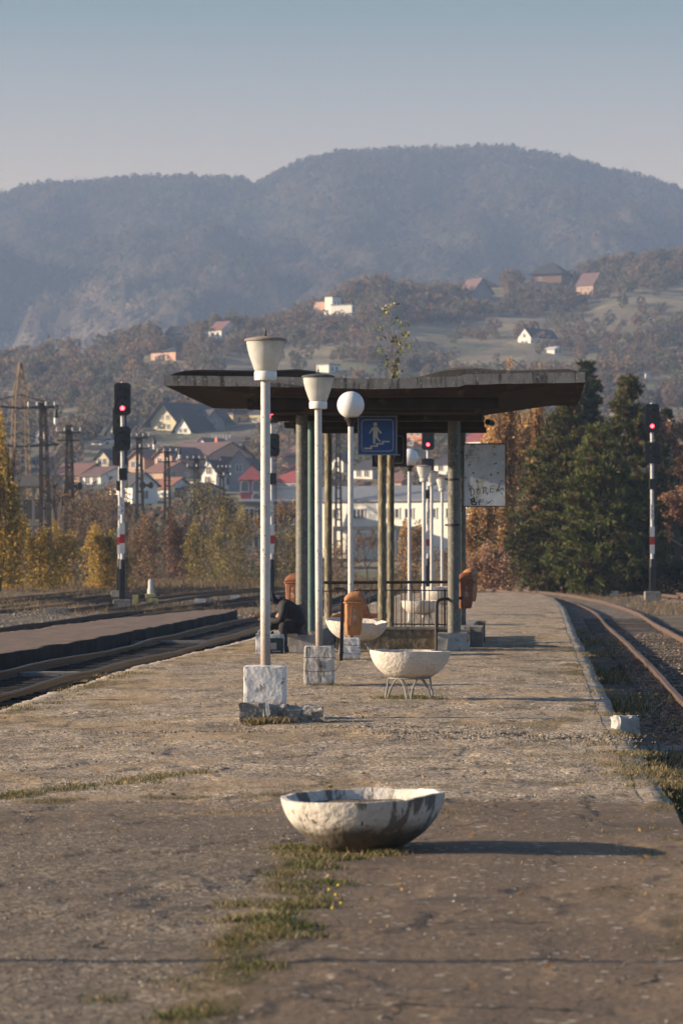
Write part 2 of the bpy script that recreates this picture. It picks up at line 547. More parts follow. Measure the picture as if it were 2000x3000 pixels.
def hill_row(px, d):
    """image row of the ground of the near hill at distance d"""
    s = np.interp(px, SKX, SKY_) + 22
    r = ridge_d(px)
    y = np.where(d < 300, np.interp(d, [230, 300], [1718, 1668]), 0)
    y = np.where((d >= 300) & (d < 760), np.interp(d, [300, 400, 600, 760], [1668, 1572, 1408, 1275]), y)
    t = np.clip((d - 760) / (r - 760), 0, 1)
    y = np.where(d >= 760, 1275 + (s - 1275) * (t * 1.15 - .15 * t * t), y)
    return y


def hill_z(x, d):
    x = np.asarray(x, float); d = np.asarray(d, float)
    px = 1000 + F * x / np.maximum(d, 50)
    px = np.clip(px, -600, 2600)
    r = ridge_d(px)
    dd = np.minimum(d, r)
    z = EYE + (1625 - hill_row(px, dd)) / F * dd
    z = z - np.clip(d - r, 0, 999) * .16
    z = np.where(d < 235, G0, z)
    z = z + (fbm(x / 60, d / 60, 3, 2) - .5) * 7 * sm(500, 900, d) + (fbm(x / 14, d / 14, 2, 6) - .5) * 1.2 * sm(300, 500, d)
    return np.maximum(z, G0)


M1X = [-900, -400, 0, 150, 300, 450, 600, 740, 900, 1050, 1250, 1400, 1700, 2200, 2700]
M1Y = [880, 880, 870, 850, 835, 830, 828, 835, 850, 860, 880, 900, 940, 980, 1000]
M2X = [-900, -400, 0, 60, 100, 160, 200, 300, 420, 480, 540, 600, 690, 720, 745, 775, 800, 850, 900, 1000, 1100, 1150, 1250, 1330, 1420, 1500, 1560, 1650, 1750, 1850, 1950, 2000, 2200, 2700]
M2Y = [600, 590, 578, 560, 550, 545, 548, 541, 533, 535, 529, 537, 538, 548, 556, 545, 530, 503, 482, 457, 452, 445, 442, 440, 432, 440, 452, 466, 492, 520, 552, 570, 640, 760]


def grid(x0, x1, nx, y0, y1, ny):
    xs = np.linspace(x0, x1, nx); ys = np.linspace(y0, y1, ny)
    X, Y = np.meshgrid(xs, ys)
    i = np.arange(nx - 1); j = np.arange(ny - 1)
    I, J = np.meshgrid(i, j)
    a = (J * nx + I).ravel()
    fs = np.stack([a, a + 1, a + nx + 1, a + nx], 1)
    return X, Y, fs


# autumn wood colours (their own colours, tree by tree)
WOODC = np.array([(.085, .062, .040), (.075, .066, .050), (.105, .066, .036), (.055, .066, .040), (.095, .082, .050), (.065, .060, .050), (.115, .075, .04), (.042, .058, .040)])


def m_forest():
    m, n, b, o = _mat('autumn forest')
    a = n.nodes.new('ShaderNodeAttribute'); a.attribute_name = 'col'
    tc = n.nodes.new('ShaderNodeTexCoord')
    c = mixc(n, ramp(n, noise_node(n, tc.outputs['Object'], .9, 4), .3, .7), a.outputs['Color'], (.045, .038, .03))
    n.links.new(c, b.inputs['Base Color']); b.inputs['Roughness'].default_value = 1.0
    b.inputs['Specular IOR Level'].default_value = .05
    bp = n.nodes.new('ShaderNodeBump'); bp.inputs['Distance'].default_value = 1.4
    n.links.new(noise_node(n, tc.outputs['Object'], .55, 5), bp.inputs['Height']); n.links.new(bp.outputs[0], b.inputs['Normal'])
    return m


mforest = m_forest()


def mountain(name, kx, ky, y0, ridge, y1, zbase, cell, seed, step):
    nx = int(960 / step); ny = int((y1 - y0) / step)
    X, Y, fs = grid(-480, 480, nx, y0, y1, ny)
    px = np.clip(1000 + F * X / Y, -900, 2700)
    zr = EYE + (1625 - np.interp(px, kx, ky) - 8) / F * ridge
    rdg = ridge + (fbm(X / 170, Y * 0 + seed, 3, seed) - .5) * 60
    t = np.clip((Y - y0) / (rdg - y0), 0, 1)
    Z = zbase + (zr - zbase) * (t ** .92)
    # spurs and gullies running down the slope
    wob = (fbm(X / 110 + seed, Y / 320, 3, seed + 2) - .5)
    Z = Z + wob * 150 * np.sin(np.clip(t, 0, 1) * PI) * .8
    Z = Z + (fbm(X / 38, Y / 60, 3, seed + 4) - .5) * 26 * np.sin(np.clip(t, 0, 1) * PI)
    Z = Z - np.clip(Y - rdg, 0, 9999) * .28
    f1, cid = worley(X / cell + .3 * fbm(X / 9, Y / 9, 2, 1), Y / (cell * 1.25), seed)
    hgt = (1 - np.clip(f1 / .75, 0, 1) ** 2) * (2.0 + 3.5 * hash2(np.floor(cid * 997), np.floor(cid * 77), 3))
    f2, c2 = worley(X / cell * 2.3, Y / cell * 2.0, seed + 3)
    Z = Z + hgt + (1 - np.clip(f2 / .7, 0, 1) ** 2) * 1.4
    big = fbm(X / 120, Y / 160, 3, seed + 9)
    idx = np.floor(np.clip(cid * 3.2 + big * 7.5 - 1.2, 0, 7.99)).astype(int)
    colr = WOODC[idx]
    bright = (.85 + .3 * hash2(np.floor(cid * 3571), np.floor(cid * 131), 7))[..., None]
    colr = colr * bright
    # pale rocky slope low on the left
    rock = (sm(.50, .66, fbm(X / 26, Y / 40, 4, 77)) * sm(-90, -130, X) * sm(-420, -330, X) * sm(.22, .34, t) * (1 - sm(.46, .60, t)))[..., None] if seed == 43 else 0.0
    colr = colr * (1 - rock * .85) + np.array([.26, .20, .14]) * rock * .85
    o = np_mesh(name, np.stack([X, Y, Z], -1).reshape(-1, 3), fs, mforest, col=colr.reshape(-1, 3), smooth=False)
    tag(o, kind='structure')
    MTN.append((X, Y, Z, colr, t))
    return o


MTN = []
mountain('hills', M2X, M2Y, 1720, 3150, 3270, 2, 7.0, 43, 2.6)

# near hill terrain
X, Y, fs = grid(-420, 420, 241, 232, 1760, 440)
Xf = X * (Y / 900.0) ** .55
Z = hill_z(Xf, Y)
fld = fbm(Xf / 45, Y / 70, 4, 71)
pal = np.array([(.19, .18, .09), (.30, .25, .14), (.18, .15, .10), (.13, .155, .07), (.25, .20, .12)])
ii = np.floor(np.clip(fld * 9 - 2, 0, 4.99)).astype(int)
colr = pal[ii] * (.8 + .4 * fbm(Xf / 7, Y / 12, 3, 5))[..., None]
mfield = None
m, n, b, o = _mat('hill fields'); mfield = m
a = n.nodes.new('ShaderNodeAttribute'); a.attribute_name = 'col'
tc = n.nodes.new('ShaderNodeTexCoord')
c = mixc(n, ramp(n, noise_node(n, tc.outputs['Object'], .35, 6), .35, .75), a.outputs['Color'], (.12, .095, .065))
n.links.new(c, b.inputs['Base Color']); b.inputs['Roughness'].default_value = 1.0
bp = n.nodes.new('ShaderNodeBump'); bp.inputs['Distance'].default_value = .8
n.links.new(noise_node(n, tc.outputs['Object'], .8, 6), bp.inputs['Height']); n.links.new(bp.outputs[0], b.inputs['Normal'])
tag(np_mesh('terrain', np.stack([Xf, Y, Z], -1).reshape(-1, 3), fs, mfield, col=colr.reshape(-1, 3), smooth=True), kind='structure')

# flat ground sheet to the horizon, below everything
X, Y, fs = grid(-1000, 1000, 5, -150, 4200, 9)
m_ground = M('rail yard earth', (.11, .085, .06), (.07, .058, .046), .9, 1.0, .03, 5,
             spots=[((.19, .145, .085), .45, .52, .66), ((.07, .075, .035), .8, .62, .72)], bdetail=8)
tag(np_mesh('ground', np.stack([X, Y, X * 0 + G0 - .02], -1).reshape(-1, 3), fs, m_ground), kind='structure')

# near yard ground, uneven
X, Y, fs = grid(-24, 26, 251, 9, 236, 760)
Zy = G0 + .02 + (fbm(X * .8, Y * .5, 4, 44) - .5) * .10 + (fbm(X * 4, Y * 3, 3, 45) - .5) * .045
Zy = Zy + .13 * sm(150, 175, Y) + .10 * sm(-9.5, -12, X) * sm(100, 130, Y)
tag(np_mesh('ground', np.stack([X, Y, Zy], -1).reshape(-1, 3), fs, m_ground, smooth=True), kind='structure')


def yard_z(x, y):
    return float(G0 + .02 + .13 * sm(150, 175, y) + .10 * sm(-9.5, -12, x) * sm(100, 130, y))


# ---------------------------------------------------------------- platform
def m_platform():
    m, n, b, o = _mat('platform asphalt')
    tc = n.nodes.new('ShaderNodeTexCoord'); co = tc.outputs['Object']
    a = n.nodes.new('ShaderNodeAttribute'); a.attribute_name = 'col'
    sep = n.nodes.new('ShaderNodeSeparateColor'); n.links.new(a.outputs['Color'], sep.inputs[0])
    v = n.nodes.new('ShaderNodeTexVoronoi'); v.inputs['Scale'].default_value = 62; n.links.new(co, v.inputs['Vector'])
    vs = n.nodes.new('ShaderNodeSeparateColor'); n.links.new(v.outputs['Color'], vs.inputs[0])
    v2 = n.nodes.new('ShaderNodeTexVoronoi'); v2.inputs['Scale'].default_value = 30; n.links.new(co, v2.inputs['Vector'])
    v2s = n.nodes.new('ShaderNodeSeparateColor'); n.links.new(v2.outputs['Color'], v2s.inputs[0])
    coarse = mixc(n, ramp(n, vs.outputs[0], .0, 1.0), (.225, .162, .102), (.78, .59, .385))
    coarse = mixc(n, ramp(n, v2s.outputs[0], .25, .85), mixc(n, .30, coarse, (.07, .055, .04)), mixc(n, .15, coarse, (.95, .85, .7)))
    coarse = mixc(n, ramp(n, v2s.outputs[1], .84, .87), coarse, (.78, .69, .54))
    coarse = mixc(n, ramp(n, vs.outputs[1], .72, .75), coarse, (.06, .052, .045))
    coarse = mixc(n, ramp(n, noise_node(n, co, 1.1, 5), .42, .68), coarse, mixc(n, .55, coarse, (.13, .11, .09)))
    smooth = mixc(n, ramp(n, vs.outputs[0], 0, 1), (.108, .080, .056), (.215, .158, .108))
    smooth = mixc(n, ramp(n, v2s.outputs[1],   .978, .985), smooth, (.42, .38, .32))
    smooth = mixc(n, ramp(n, noise_node(n, co, .8, 6, (1, 1.6, 1)), .55, .72), smooth, (.085, .07, .058))
    sxy = n.nodes.new('ShaderNodeSeparateXYZ'); n.links.new(co, sxy.inputs[0])
    old = mixc(n, .62, coarse, (.070, .056, .043))
    coarse = mixc(n, ramp(n, sxy.outputs[1], 24.3, 22.6), coarse, old)
    c = mixc(n, sep.outputs[0], coarse, smooth)
    straw = mixc(n, noise_node(n, co, 30, 4), (.50, .35, .20), (.34, .24, .14))
    c = mixc(n, sep.outputs[1], c, straw)
    moss = mixc(n, noise_node(n, co, 22, 4), (.08, .075, .03), (.16, .10, .05))
    c = mixc(n, sep.outputs[2], c, moss)
    c = mixc(n, ramp(n, noise_node(n, co, 7, 4, (.5, 1.4, 1)), .66, .74), c, (.075, .062, .05))
    # cracks of the old asphalt
    nn_ = n.nodes.new('ShaderNodeTexNoise'); nn_.inputs['Scale'].default_value = 1.6; nn_.inputs['Detail'].default_value = 5; n.links.new(co, nn_.inputs['Vector'])
    va = n.nodes.new('ShaderNodeVectorMath'); va.operation = 'MULTIPLY_ADD'; n.links.new(nn_.outputs['Color'], va.inputs[0]); va.inputs[1].default_value = (.9, .9, 0); n.links.new(co, va.inputs[2])
    cr = None
    for sc_, wd_ in (((.55, .55, .55), .007), ((1.3, 1.3, 1.3), .010)):
        mp = n.nodes.new('ShaderNodeMapping'); mp.inputs['Scale'].default_value = sc_; n.links.new(va.outputs[0], mp.inputs['Vector'])
        vc = n.nodes.new('ShaderNodeTexVoronoi'); vc.feature = 'DISTANCE_TO_EDGE'; vc.inputs['Scale'].default_value = 1.0; n.links.new(mp.outputs[0], vc.inputs['Vector'])
        k_ = ramp(n, vc.outputs['Distance'], wd_, wd_ * .3)
        if True:
            mm_ = n.nodes.new('ShaderNodeMath'); mm_.operation = 'MULTIPLY'; n.links.new(k_, mm_.inputs[0]); n.links.new(ramp(n, noise_node(n, co, .6, 3), .50, .58), mm_.inputs[1]); k_ = mm_.outputs[0]
        if cr is None: cr = k_
        else:
            mm_ = n.nodes.new('ShaderNodeMath'); mm_.operation = 'MAXIMUM'; n.links.new(cr, mm_.inputs[0]); n.links.new(k_, mm_.inputs[1]); cr = mm_.outputs[0]
    c = mixc(n, cr, c, (.03, .026, .022))
    n.links.new(c, b.inputs['Base Color']); b.inputs['Roughness'].default_value = .9
    b.inputs['Specular IOR Level'].default_value = .25
    bp = n.nodes.new('ShaderNodeBump'); bp.inputs['Distance'].default_value = .005
    n.links.new(vs.outputs[2], bp.inputs['Height'])
    bp2 = n.nodes.new('ShaderNodeBump'); bp2.inputs['Distance'].default_value = .012
    n.links.new(noise_node(n, co, 18, 6), bp2.inputs['Height']); n.links.new(bp.outputs[0], bp2.inputs['Normal'])
    n.links.new(bp2.outputs[0], b.inputs['Normal'])
    return m


ys = np.concatenate([np.arange(9, 24, .045), np.arange(24, 44, .05), np.arange(44, 75, .12), np.arange(75, 152, .4)])
nx = 210
S, Yp = np.meshgrid(np.linspace(0, 1, nx), ys)
KWc = .22
KW = .02 + (KWc - .02) * sm(23.75, 24.05, Yp)
edgeL = XL(Yp) + (fbm(Yp * .7, Yp * 0, 3, 91) - .5) * .16
edgeR = XR(Yp) + (fbm(Yp * .9, Yp * 0 + 3, 3, 92) - .5) * .05
Xp = edgeL + KWc + (edgeR - KW - edgeL - KWc) * S
Zp = plat_z(Xp, Yp)
u = Xp - axis_x(Yp)
nzz = fbm(Xp * 1.4, Yp * 1.0, 4, 51)
smooth_m = sm(23.9, 23.7, Yp + .3 * (nzz - .5)) * sm(-.02, .04, u + .12 * (nzz - .5)) + .55 * sm(23.9, 23.7, Yp) * sm(20.8, 21.2, Yp + 1.5 * (nzz - .5)) * sm(.05, -.05, u) * sm(-2.6, -2.3, u)
joint = np.exp(-((u + .06 + .22 * (fbm(Yp * .9, Yp * 0, 3, 62) - .5)) / .13) ** 2) * sm(20.3, 19.6, Yp)
distR = edgeR - Xp; distL = Xp - edgeL
straw_n = fbm(Xp * 1.1 + 5, Yp * .55, 4, 61)
straw = sm(.56, .68, straw_n) * (Yp > 23.8) * .8 + sm(.40, .62, straw_n) * np.exp(-distR / .45) + sm(.35, .6, straw_n) * np.exp(-distL / .6)
moss_n = fbm(Xp * 2.4, Yp * 1.2 + 9, 4, 63)
moss = sm(.58, .68, moss_n) * (np.exp(-distR / .5) + .8 * np.exp(-distL / .5) + .25 * (Yp > 23.8))
moss = moss + joint * sm(.38, .55, moss_n) * 1.2 + sm(.63, .72, moss_n) * .4 * np.exp(-np.abs(Yp - 23.9) / .5) * (u < 0)
moss = moss + .9 * np.exp(-((Yp - (24.4 + .25 * u)) / .22) ** 2) * sm(.42, .55, moss_n) * (u < -.4)
straw = straw + joint * .5 + .8 * np.exp(-((Yp - 22.6) / .16) ** 2) * sm(.45, .6, straw_n) * (u < -.3)
cm = np.stack([np.clip(smooth_m, 0, 1), np.clip(straw * .6, 0, .6), np.clip(moss, 0, .9)], -1)
Zp = Zp + .012 * joint * (fbm(Xp * 9, Yp * 6, 3, 3))
ny = len(ys)
I, J = np.meshgrid(np.arange(nx - 1), np.arange(ny - 1)); a_ = (J * nx + I).ravel()
fs = np.stack([a_, a_ + 1, a_ + nx + 1, a_ + nx], 1)
mplat = m_platform()
tag(np_mesh('platform', np.stack([Xp, Yp, Zp], -1).reshape(-1, 3), fs, mplat, col=cm.reshape(-1, 3), smooth=True), kind='structure')

# kerbs along both edges: worn slabs, top strip and side wall
m_kerb = M('kerb concrete', (.42, .35, .27), (.28, .235, .185), 3, .95, .012, 18,
           spots=[((.10, .09, .075), 5, .58, .7), ((.36, .28, .18), 4, .6, .75)])


m_kerb_dark = M('asphalted kerb', (.20, .145, .10), (.14, .10, .072), 8, .95, .006, 60, spots=[((.34, .28, .21), 40, .66, .7), ((.08, .065, .05), 3, .58, .7)])


def kerb(edge, side, name):
    n_ = len(ys); rows = []
    e = edge[:, 0]
    seg = np.floor(ys / 1.1)
    zs = (hash2(seg, seg * 0, 3) - .5) * .014
    joints = np.abs((ys / 1.1) % 1.0) < .05
    KWy = .02 + (KWc - .02) * sm(23.75, 24.05, ys) if side > 0 else KWc
    x_in = e - side * KWy; x_out = e + (hash2(seg, seg * 0 + 2, 9) - .5) * .04
    zi = plat_z(x_in, ys) - .004; zo = plat_z(x_out, ys) - .006 + zs - .02 * joints - .018 * sm(.6, .75, fbm(ys * 1.7, ys * 0 + side, 3, 29))
    xw = x_out - side * .03 * fbm(ys * 3, ys * 0, 2, 9)
    prof = [(x_in, zi), (x_in * .6 + x_out * .4, zi * .5 + zo * .5 + zs * .4), (x_out - side * .02, zo), (x_out, zo - .03), (xw, zo - .2), (xw - side * .02, zo * 0 + G0 - .1)]
    vs = np.stack([np.stack([p[0], ys, p[1] + 0 * ys], -1) for p in prof], 1).reshape(-1, 3)
    k = len(prof)
    I, J = np.meshgrid(np.arange(k - 1), np.arange(n_ - 1)); a = (J * k + I).ravel()
    f = np.stack([a, a + 1, a + k + 1, a + k], 1)
    ko = np_mesh(name, vs, f, m_kerb)
    ko.data.materials.append(m_kerb_dark)
    yc_ = vs[f[:, 0], 1]; ko.data.polygons.foreach_set('material_index', (yc_ < 23.85).astype(np.int32))
    tag(ko, kind='structure')


kerb(edgeR, 1, 'kerb'); kerb(edgeL, -1, 'kerb')

# narrow boarding platform between the left tracks
NL_Y = [30, 61.4, 67.3, 78.8, 95, 112.6]; NR_X = [-9.2, -6.46, -6.0, -5.15, -4.3, -3.5]; NLX = [-12.6, -9.9, -9.4, -8.35, -6.9, -4.7]
yy = np.arange(34, 112.6, .12)
S, Yn = np.meshgrid(np.linspace(0, 1, 40), yy)
xr = np.interp(Yn, NL_Y, NR_X) + (fbm(Yn * .8, Yn * 0, 3, 15) - .5) * .25; xl = np.interp(Yn, NL_Y, NLX) + (fbm(Yn * .8, Yn * 0 + 6, 3, 16) - .5) * .2
Xn = xl + (xr - xl) * S
Zn = -.10 + (fbm(Xn * .8, Yn * .5, 3, 18) - .5) * .06 + (fbm(Xn * 3, Yn * 2, 3, 19) - .5) * .02
Zn[:, 0] = G0 - .1; Zn[:, -1] = G0 - .1; Zn[-1, :] = G0 - .1
Xn[:, 0] = Xn[:, 1] - .02; Xn[:, -1] = Xn[:, -2] + .02
I, J = np.meshgrid(np.arange(39), np.arange(len(yy) - 1)); a_ = (J * 40 + I).ravel()
m_np = M('reddish worn paving', (.19, .125, .09), (.13, .095, .075), 1.6, .95, .01, 22, spots=[((.24, .18, .11), 1.2, .6, .74), ((.06, .052, .045), 2.2, .6, .72)])
tag(np_mesh('pavement', np.stack([Xn, Yn, Zn], -1).reshape(-1, 3), np.stack([a_, a_ + 1, a_ + 41, a_ + 40], 1), m_np, smooth=False), kind='structure')
npo = [o_ for o_ in COL.objects if o_.name.startswith('pavement')][0]
npo.data.materials.append(M('shade darkened wall', (.010, .0085, .0075), (.018, .015, .012), 3, 1.0, .02, 9))  # side wall painted dark for the shade it stands in
npo.data.polygons.foreach_set('material_index', np.tile((np.arange(39) == 38).astype(np.int32), len(yy) - 1))


# ---------------------------------------------------------------- tracks
def smooth_curve(yk, xk, y):
    # cubic through the points
    yk = np.array(yk, float); xk = np.array(xk, float)
    mm = np.gradient(xk, yk)
    i = np.clip(np.searchsorted(yk, y) - 1, 0, len(yk) - 2)
    h = yk[i + 1] - yk[i]; t = (y - yk[i]) / h
    return ((1 + 2 * t) * (1 - t) ** 2 * xk[i] + t * (1 - t) ** 2 * h * mm[i] + t * t * (3 - 2 * t) * xk[i + 1] + t * t * (t - 1) * h * mm[i + 1])


def railmesh(yk, xk, off, ztop, wob, seed, y0, y1):
    y = np.arange(y0, y1, 1.0)
    x = smooth_curve(yk, xk, y)
    dx = np.gradient(x, y); nrm = np.sqrt(1 + dx * dx)
    zt = ztop(y) if callable(ztop) else ztop
    z = zt + (fbm(y / 5.0, y * 0, 3, seed) - .5) * wob
    prof = [(-.035, 0), (.035, 0), (.036, -.035), (.010, -.05), (.010, -.125), (.07, -.14), (.07, -.155), (-.07, -.155), (-.07, -.14), (-.010, -.125), (-.010, -.05), (-.036, -.035)]
    mb = MB(); rings = []
    for k in range(len(y)):
        w_ = off + (float(fbm(y[k] / 7, 0, 2, seed + 5)) - .5) * wob * .8
        rings.append([(x[k] + (w_ + a) / nrm[k], y[k] - (w_ + a) * dx[k] / nrm[k], z[k] + b) for a, b in prof])
    mb.loft(rings)
    return mb


def track(label, yk, xk, y0, y1, ztop=-.25, wob=.04, seed=0, mat='rail_top', sl=None, nsl=100):
    t = thing('railway_track', label, 'railway track', (0, 0, 0))
    for s_ in (-.75, .75):
        railmesh(yk, xk, s_, ztop, wob, seed, y0, y1).build('rail', mt[mat], t)
    y = sl if sl else y0
    k = 0
    while k < nsl and y < y1:
        x = float(smooth_curve(yk, xk, np.array([y]))[0]); x2 = float(smooth_curve(yk, xk, np.array([y + .3]))[0])
        zt = float(ztop(np.array([y]))[0]) if callable(ztop) else ztop
        ang = -math.atan2(x2 - x, .3)
        if k == 0:
            mb = MB().box(0, 0, 0, 2.5, .26, .14)
            first = mb.build('sleeper', mt['sleeper_dark' if mat == 'rail_dark' else 'sleeper'], t, bevel=0)
            c_ = first
        else:
            c_ = first.copy(); COL.objects.link(c_); c_.parent = t
        c_.location = (x, y, zt - .155 - .066 + rnd.uniform(-.012, .008) + .025); c_.rotation_euler = (0, 0, ang + rnd.uniform(-.03, .03))
        y += .66; k += 1
    return t


def bed(name, yk, xk, y0, y1, w_, z, mat, seed):
    yv = np.arange(y0, y1, .35)
    T, Yv = np.meshgrid(np.linspace(-1, 1, 22), yv)
    xc = smooth_curve(yk, xk, yv)[:, None]
    Xv = xc + T * w_
    zz_ = z(Yv) if callable(z) else z
    Zv = zz_ - .16 * np.clip(np.abs(T) - .6, 0, 1) / .4 + (fbm(Xv * 3, Yv * 2.4, 4, seed) - .5) * .10
    I, J = np.meshgrid(np.arange(21), np.arange(len(yv) - 1)); a = (J * 22 + I).ravel()
    tag(np_mesh(name, np.stack([Xv, Yv, Zv], -1).reshape(-1, 3), np.stack([a, a + 1, a + 23, a + 22], 1), mat), kind='structure')


m_ballast = M('track ballast', (.22, .175, .135), (.12, .095, .075), 2.5, 1.0, .05, 9,
              spots=[((.28, .24, .19), 16, .60, .68), ((.05, .042, .036), 11, .56, .66), ((.10, .09, .04), 1.1, .6, .72)], bdetail=8)
m_ballast_dark = M('shade darkened ballast', (.011, .0095, .0085), (.007, .006, .0055), 2.5, 1.0, .05, 9,  # ballast blackened, trench shade put into its colour
                   spots=[((.05, .042, .034), 16, .68, .74)], bdetail=8)
RY = [20, 46, 62.4, 93.2, 127, 151, 175, 200, 235]; RX = [3.6, 5.58, 6.62, 8.4, 10.3, 10.65, 9.3, 6.6, 2.0]
AY = [20, 47.4, 60.3, 70.3, 91.4, 109, 140, 170, 235]; AX = [-7.6, -5.85, -4.93, -4.3, -3.1, -2.1, -.3, 1.6, 5.6]
BY = [30, 91.4, 116, 156, 190, 235]; BX = [-14.2, -8.9, -7.1, -3.3, -.2, 3.8]
CY = [60, 120, 146, 190, 235]; CX = [-18, -13.3, -11.7, -8.4, -4.6]
DY = [70, 139, 170, 200, 235]; DX = [-22, -15.6, -13.0, -10.6, -8]
EY = [60, 110, 150, 175, 200, 235]; EX = [15.5, 16.9, 17.2, 15.0, 10.9, 4.0]
lift = lambda y: -.25 + .15 * sm(130, 175, y)
liftb = lambda y: -.40 + .15 * sm(130, 175, y)
bed('ballast', RY, RX, 22, 234, 1.9, liftb, m_ballast, 101)
bed('ballast', AY, AX, 22, 234, 1.25, liftb, m_ballast_dark, 102)
bed('ballast', BY, BX, 40, 234, 1.6, liftb, m_ballast_dark, 103)
bed('ballast', CY, CX, 70, 234, 1.9, liftb, m_ballast, 104)
bed('ballast', DY, DX, 80, 234, 1.9, liftb, m_ballast, 105)
bed('ballast', EY, EX, 70, 234, 1.9, liftb, m_ballast, 106)
track('rusty track curving along the right edge of the platform', RY, RX, 24, 230, lift, .05, 1, sl=45)
track('dark wavy track in the trench left of the platform', AY, AX, 30, 230, lift, .11, 2, 'rail_dark', sl=40)
track('dark track on the far side of the narrow left pavement', BY, BX, 50, 230, lift, .07, 3, 'rail_dark', sl=88)
track('dark track between the narrow pavement and the lattice posts', CY, CX, 80, 230, lift, .05, 4, 'rail_dark', sl=115)
track('farthest dark track on the left, nearest the autumn bushes', DY, DX, 90, 230, lift, .05, 5, 'rail_dark', sl=130, nsl=60)
track('farther rusty track on the right, below the pines', EY, EX, 90, 230, lift, .04, 6, sl=120, nsl=60)
# a switch branch crossing in the yard beyond the platform
track('dark branch track crossing the yard behind the left signal', [120, 150, 185, 232], [-9.6, -8.0, -4.0, 3.2], 122, 230, lambda y: lift(y) + .012, .04, 8, 'rail_dark', nsl=0)

# concrete cross beams of the left trench
for i, (px, py, wpx, hh, lab) in enumerate([(175, 1975, 270, .10, 'pale concrete beam across the left trench, the nearer one'),
                                            (480, 1882, 250, .08, 'pale concrete beam across the left trench, the farther one')]):
    d = (EYE + .36) * F / (py - 1625)
    p = at(px, py, d)
    o = rough_block('concrete_beam', mt['concrete'], wpx / F * d, .5, .14, loc=(p.x, p.y, p.z - .10), rz=-.06, amp=.006, sub=5, seed=40 + i)
    tag(o, lab, 'concrete beam', 'beams across the left trench')
d = (EYE + .42) * F / (2215 - 1625)
o = rough_block('concrete_slab', mt['concrete'], 3.0, .75, .18, loc=(4.15, d + .2, -.52), rz=-.03, amp=.006, sub=6, seed=44)
tag(o, 'low concrete slab leading off the right edge of the platform', 'concrete slab')
o = rough_block('concrete_chunk', mt['concrete_pale'], .25, .22, .20, loc=(2.93, 33.6, -.06), rz=.3, amp=.022, cell=.09, sub=6, seed=45, round_=.02)
tag(o, 'white broken concrete chunk on the right edge of the platform', 'concrete chunk')
# ---------------------------------------------------------------- lamps
AX_ROT = -math.atan(.058)


def pz(x, y): return float(plat_z(np.array([x]), np.array([y]))[0])


def cup_lamp(x, y, label, ptop, pole_r=.052, base=None, cap='cap_brown', group=None, pole='pole_white', lean=0.0):
    """ptop = height of the cap above the platform"""
    t = thing('street_lamp', label, 'lamp', (x, y, pz(x, y) - .005), 0, group)
    b0 = 0.0
    if base:
        bw, bd, bh, bm, seed = base
        rough_block('base', mt[bm], bw, bd, bh, t, rz=-.03, amp=.006, cell=.10, sub=12, seed=seed, round_=.008)
        b0 = bh - .02
    zc = ptop - .47
    MB().tube([(0, 0, b0), (lean * .5, 0, zc * .5), (lean, 0, zc + .02)], [pole_r * 1.03, pole_r, pole_r * .97], 16).build('pole', mt[pole], t, smooth=True)
    L = lean
    # collar
    MB().lathe([(.05, zc), (.118, zc + .002), (.124, zc + .02), (.124, zc + .09), (.118, zc + .10), (.05, zc + .10)], 28, L).build('collar', mt['white_block'] if pole == 'pole_far' else mt['globe'], t, smooth=True)
    MB().lathe([(.113, zc + .102), (.126, zc + .12), (.15, zc + .19), (.178, zc + .27), (.200, zc + .36), (.211, zc + .435), (.205, zc + .435), (.194, zc + .36), (.172, zc + .27), (.144, zc + .19), (.118, zc + .12)], 32, L).build('lamp_shade', mt['shade_glass'], t, smooth=True)
    MB().lathe([(.0, zc + .12), (.035, zc + .13), (.04, zc + .2), (.055, zc + .28), (.04, zc + .36), (.0, zc + .40)], 16, L).build('bulb', mt['porcelain'], t, smooth=True)
    MB().lathe([(.200, zc + .425), (.228, zc + .43), (.232, zc + .445), (.218, zc + .458), (.12, zc + .478), (.03, zc + .486), (.0, zc + .487)], 32, L).build('cap', mt[cap], t, smooth=True)
    MB().lathe([(.012, zc + .484), (.018, zc + .50), (.008, zc + .51), (.014, zc + .53), (.005, zc + .55), (.003, zc + .585), (0, zc + .59)], 10, L).build('finial', mt['steel_dark'], t, smooth=True)
    return t


def globe_lamp(x, y, label, gtop, r=.235, base=None, group=None, pole='pole_white', pole_r=.048):
    t = thing('street_lamp', label, 'lamp', (x, y, pz(x, y) - .005), 0, group)
    b0 = 0
    if base:
        bw, bd, bh, bm, seed = base
        rough_block('base', mt[bm], bw, bd, bh, t, rz=.02, amp=.008, cell=.10, sub=12, seed=seed, round_=.008)
        b0 = bh - .02
    zc = gtop - r
    zn = zc - r
    MB().tube([(0, 0, b0), (0, 0, zn - .12)], [pole_r, pole_r], 16).build('pole', mt[pole], t, smooth=True)
    MB().lathe([(.05, zn - .14), (.058, zn - .10), (.075, zn - .05), (.115, zn - .008), (.118, zn + .012), (.0, zn + .02)], 24).build('neck', mt['iron_black'], t, smooth=True)
    prof = [(r * math.sin(PI * k / 24), -r * math.cos(PI * k / 24)) for k in range(2, 25)]
    MB().lathe([(a, b + zc) for a, b in prof], 40).build('globe', mt['globe'], t, smooth=True)
    return t


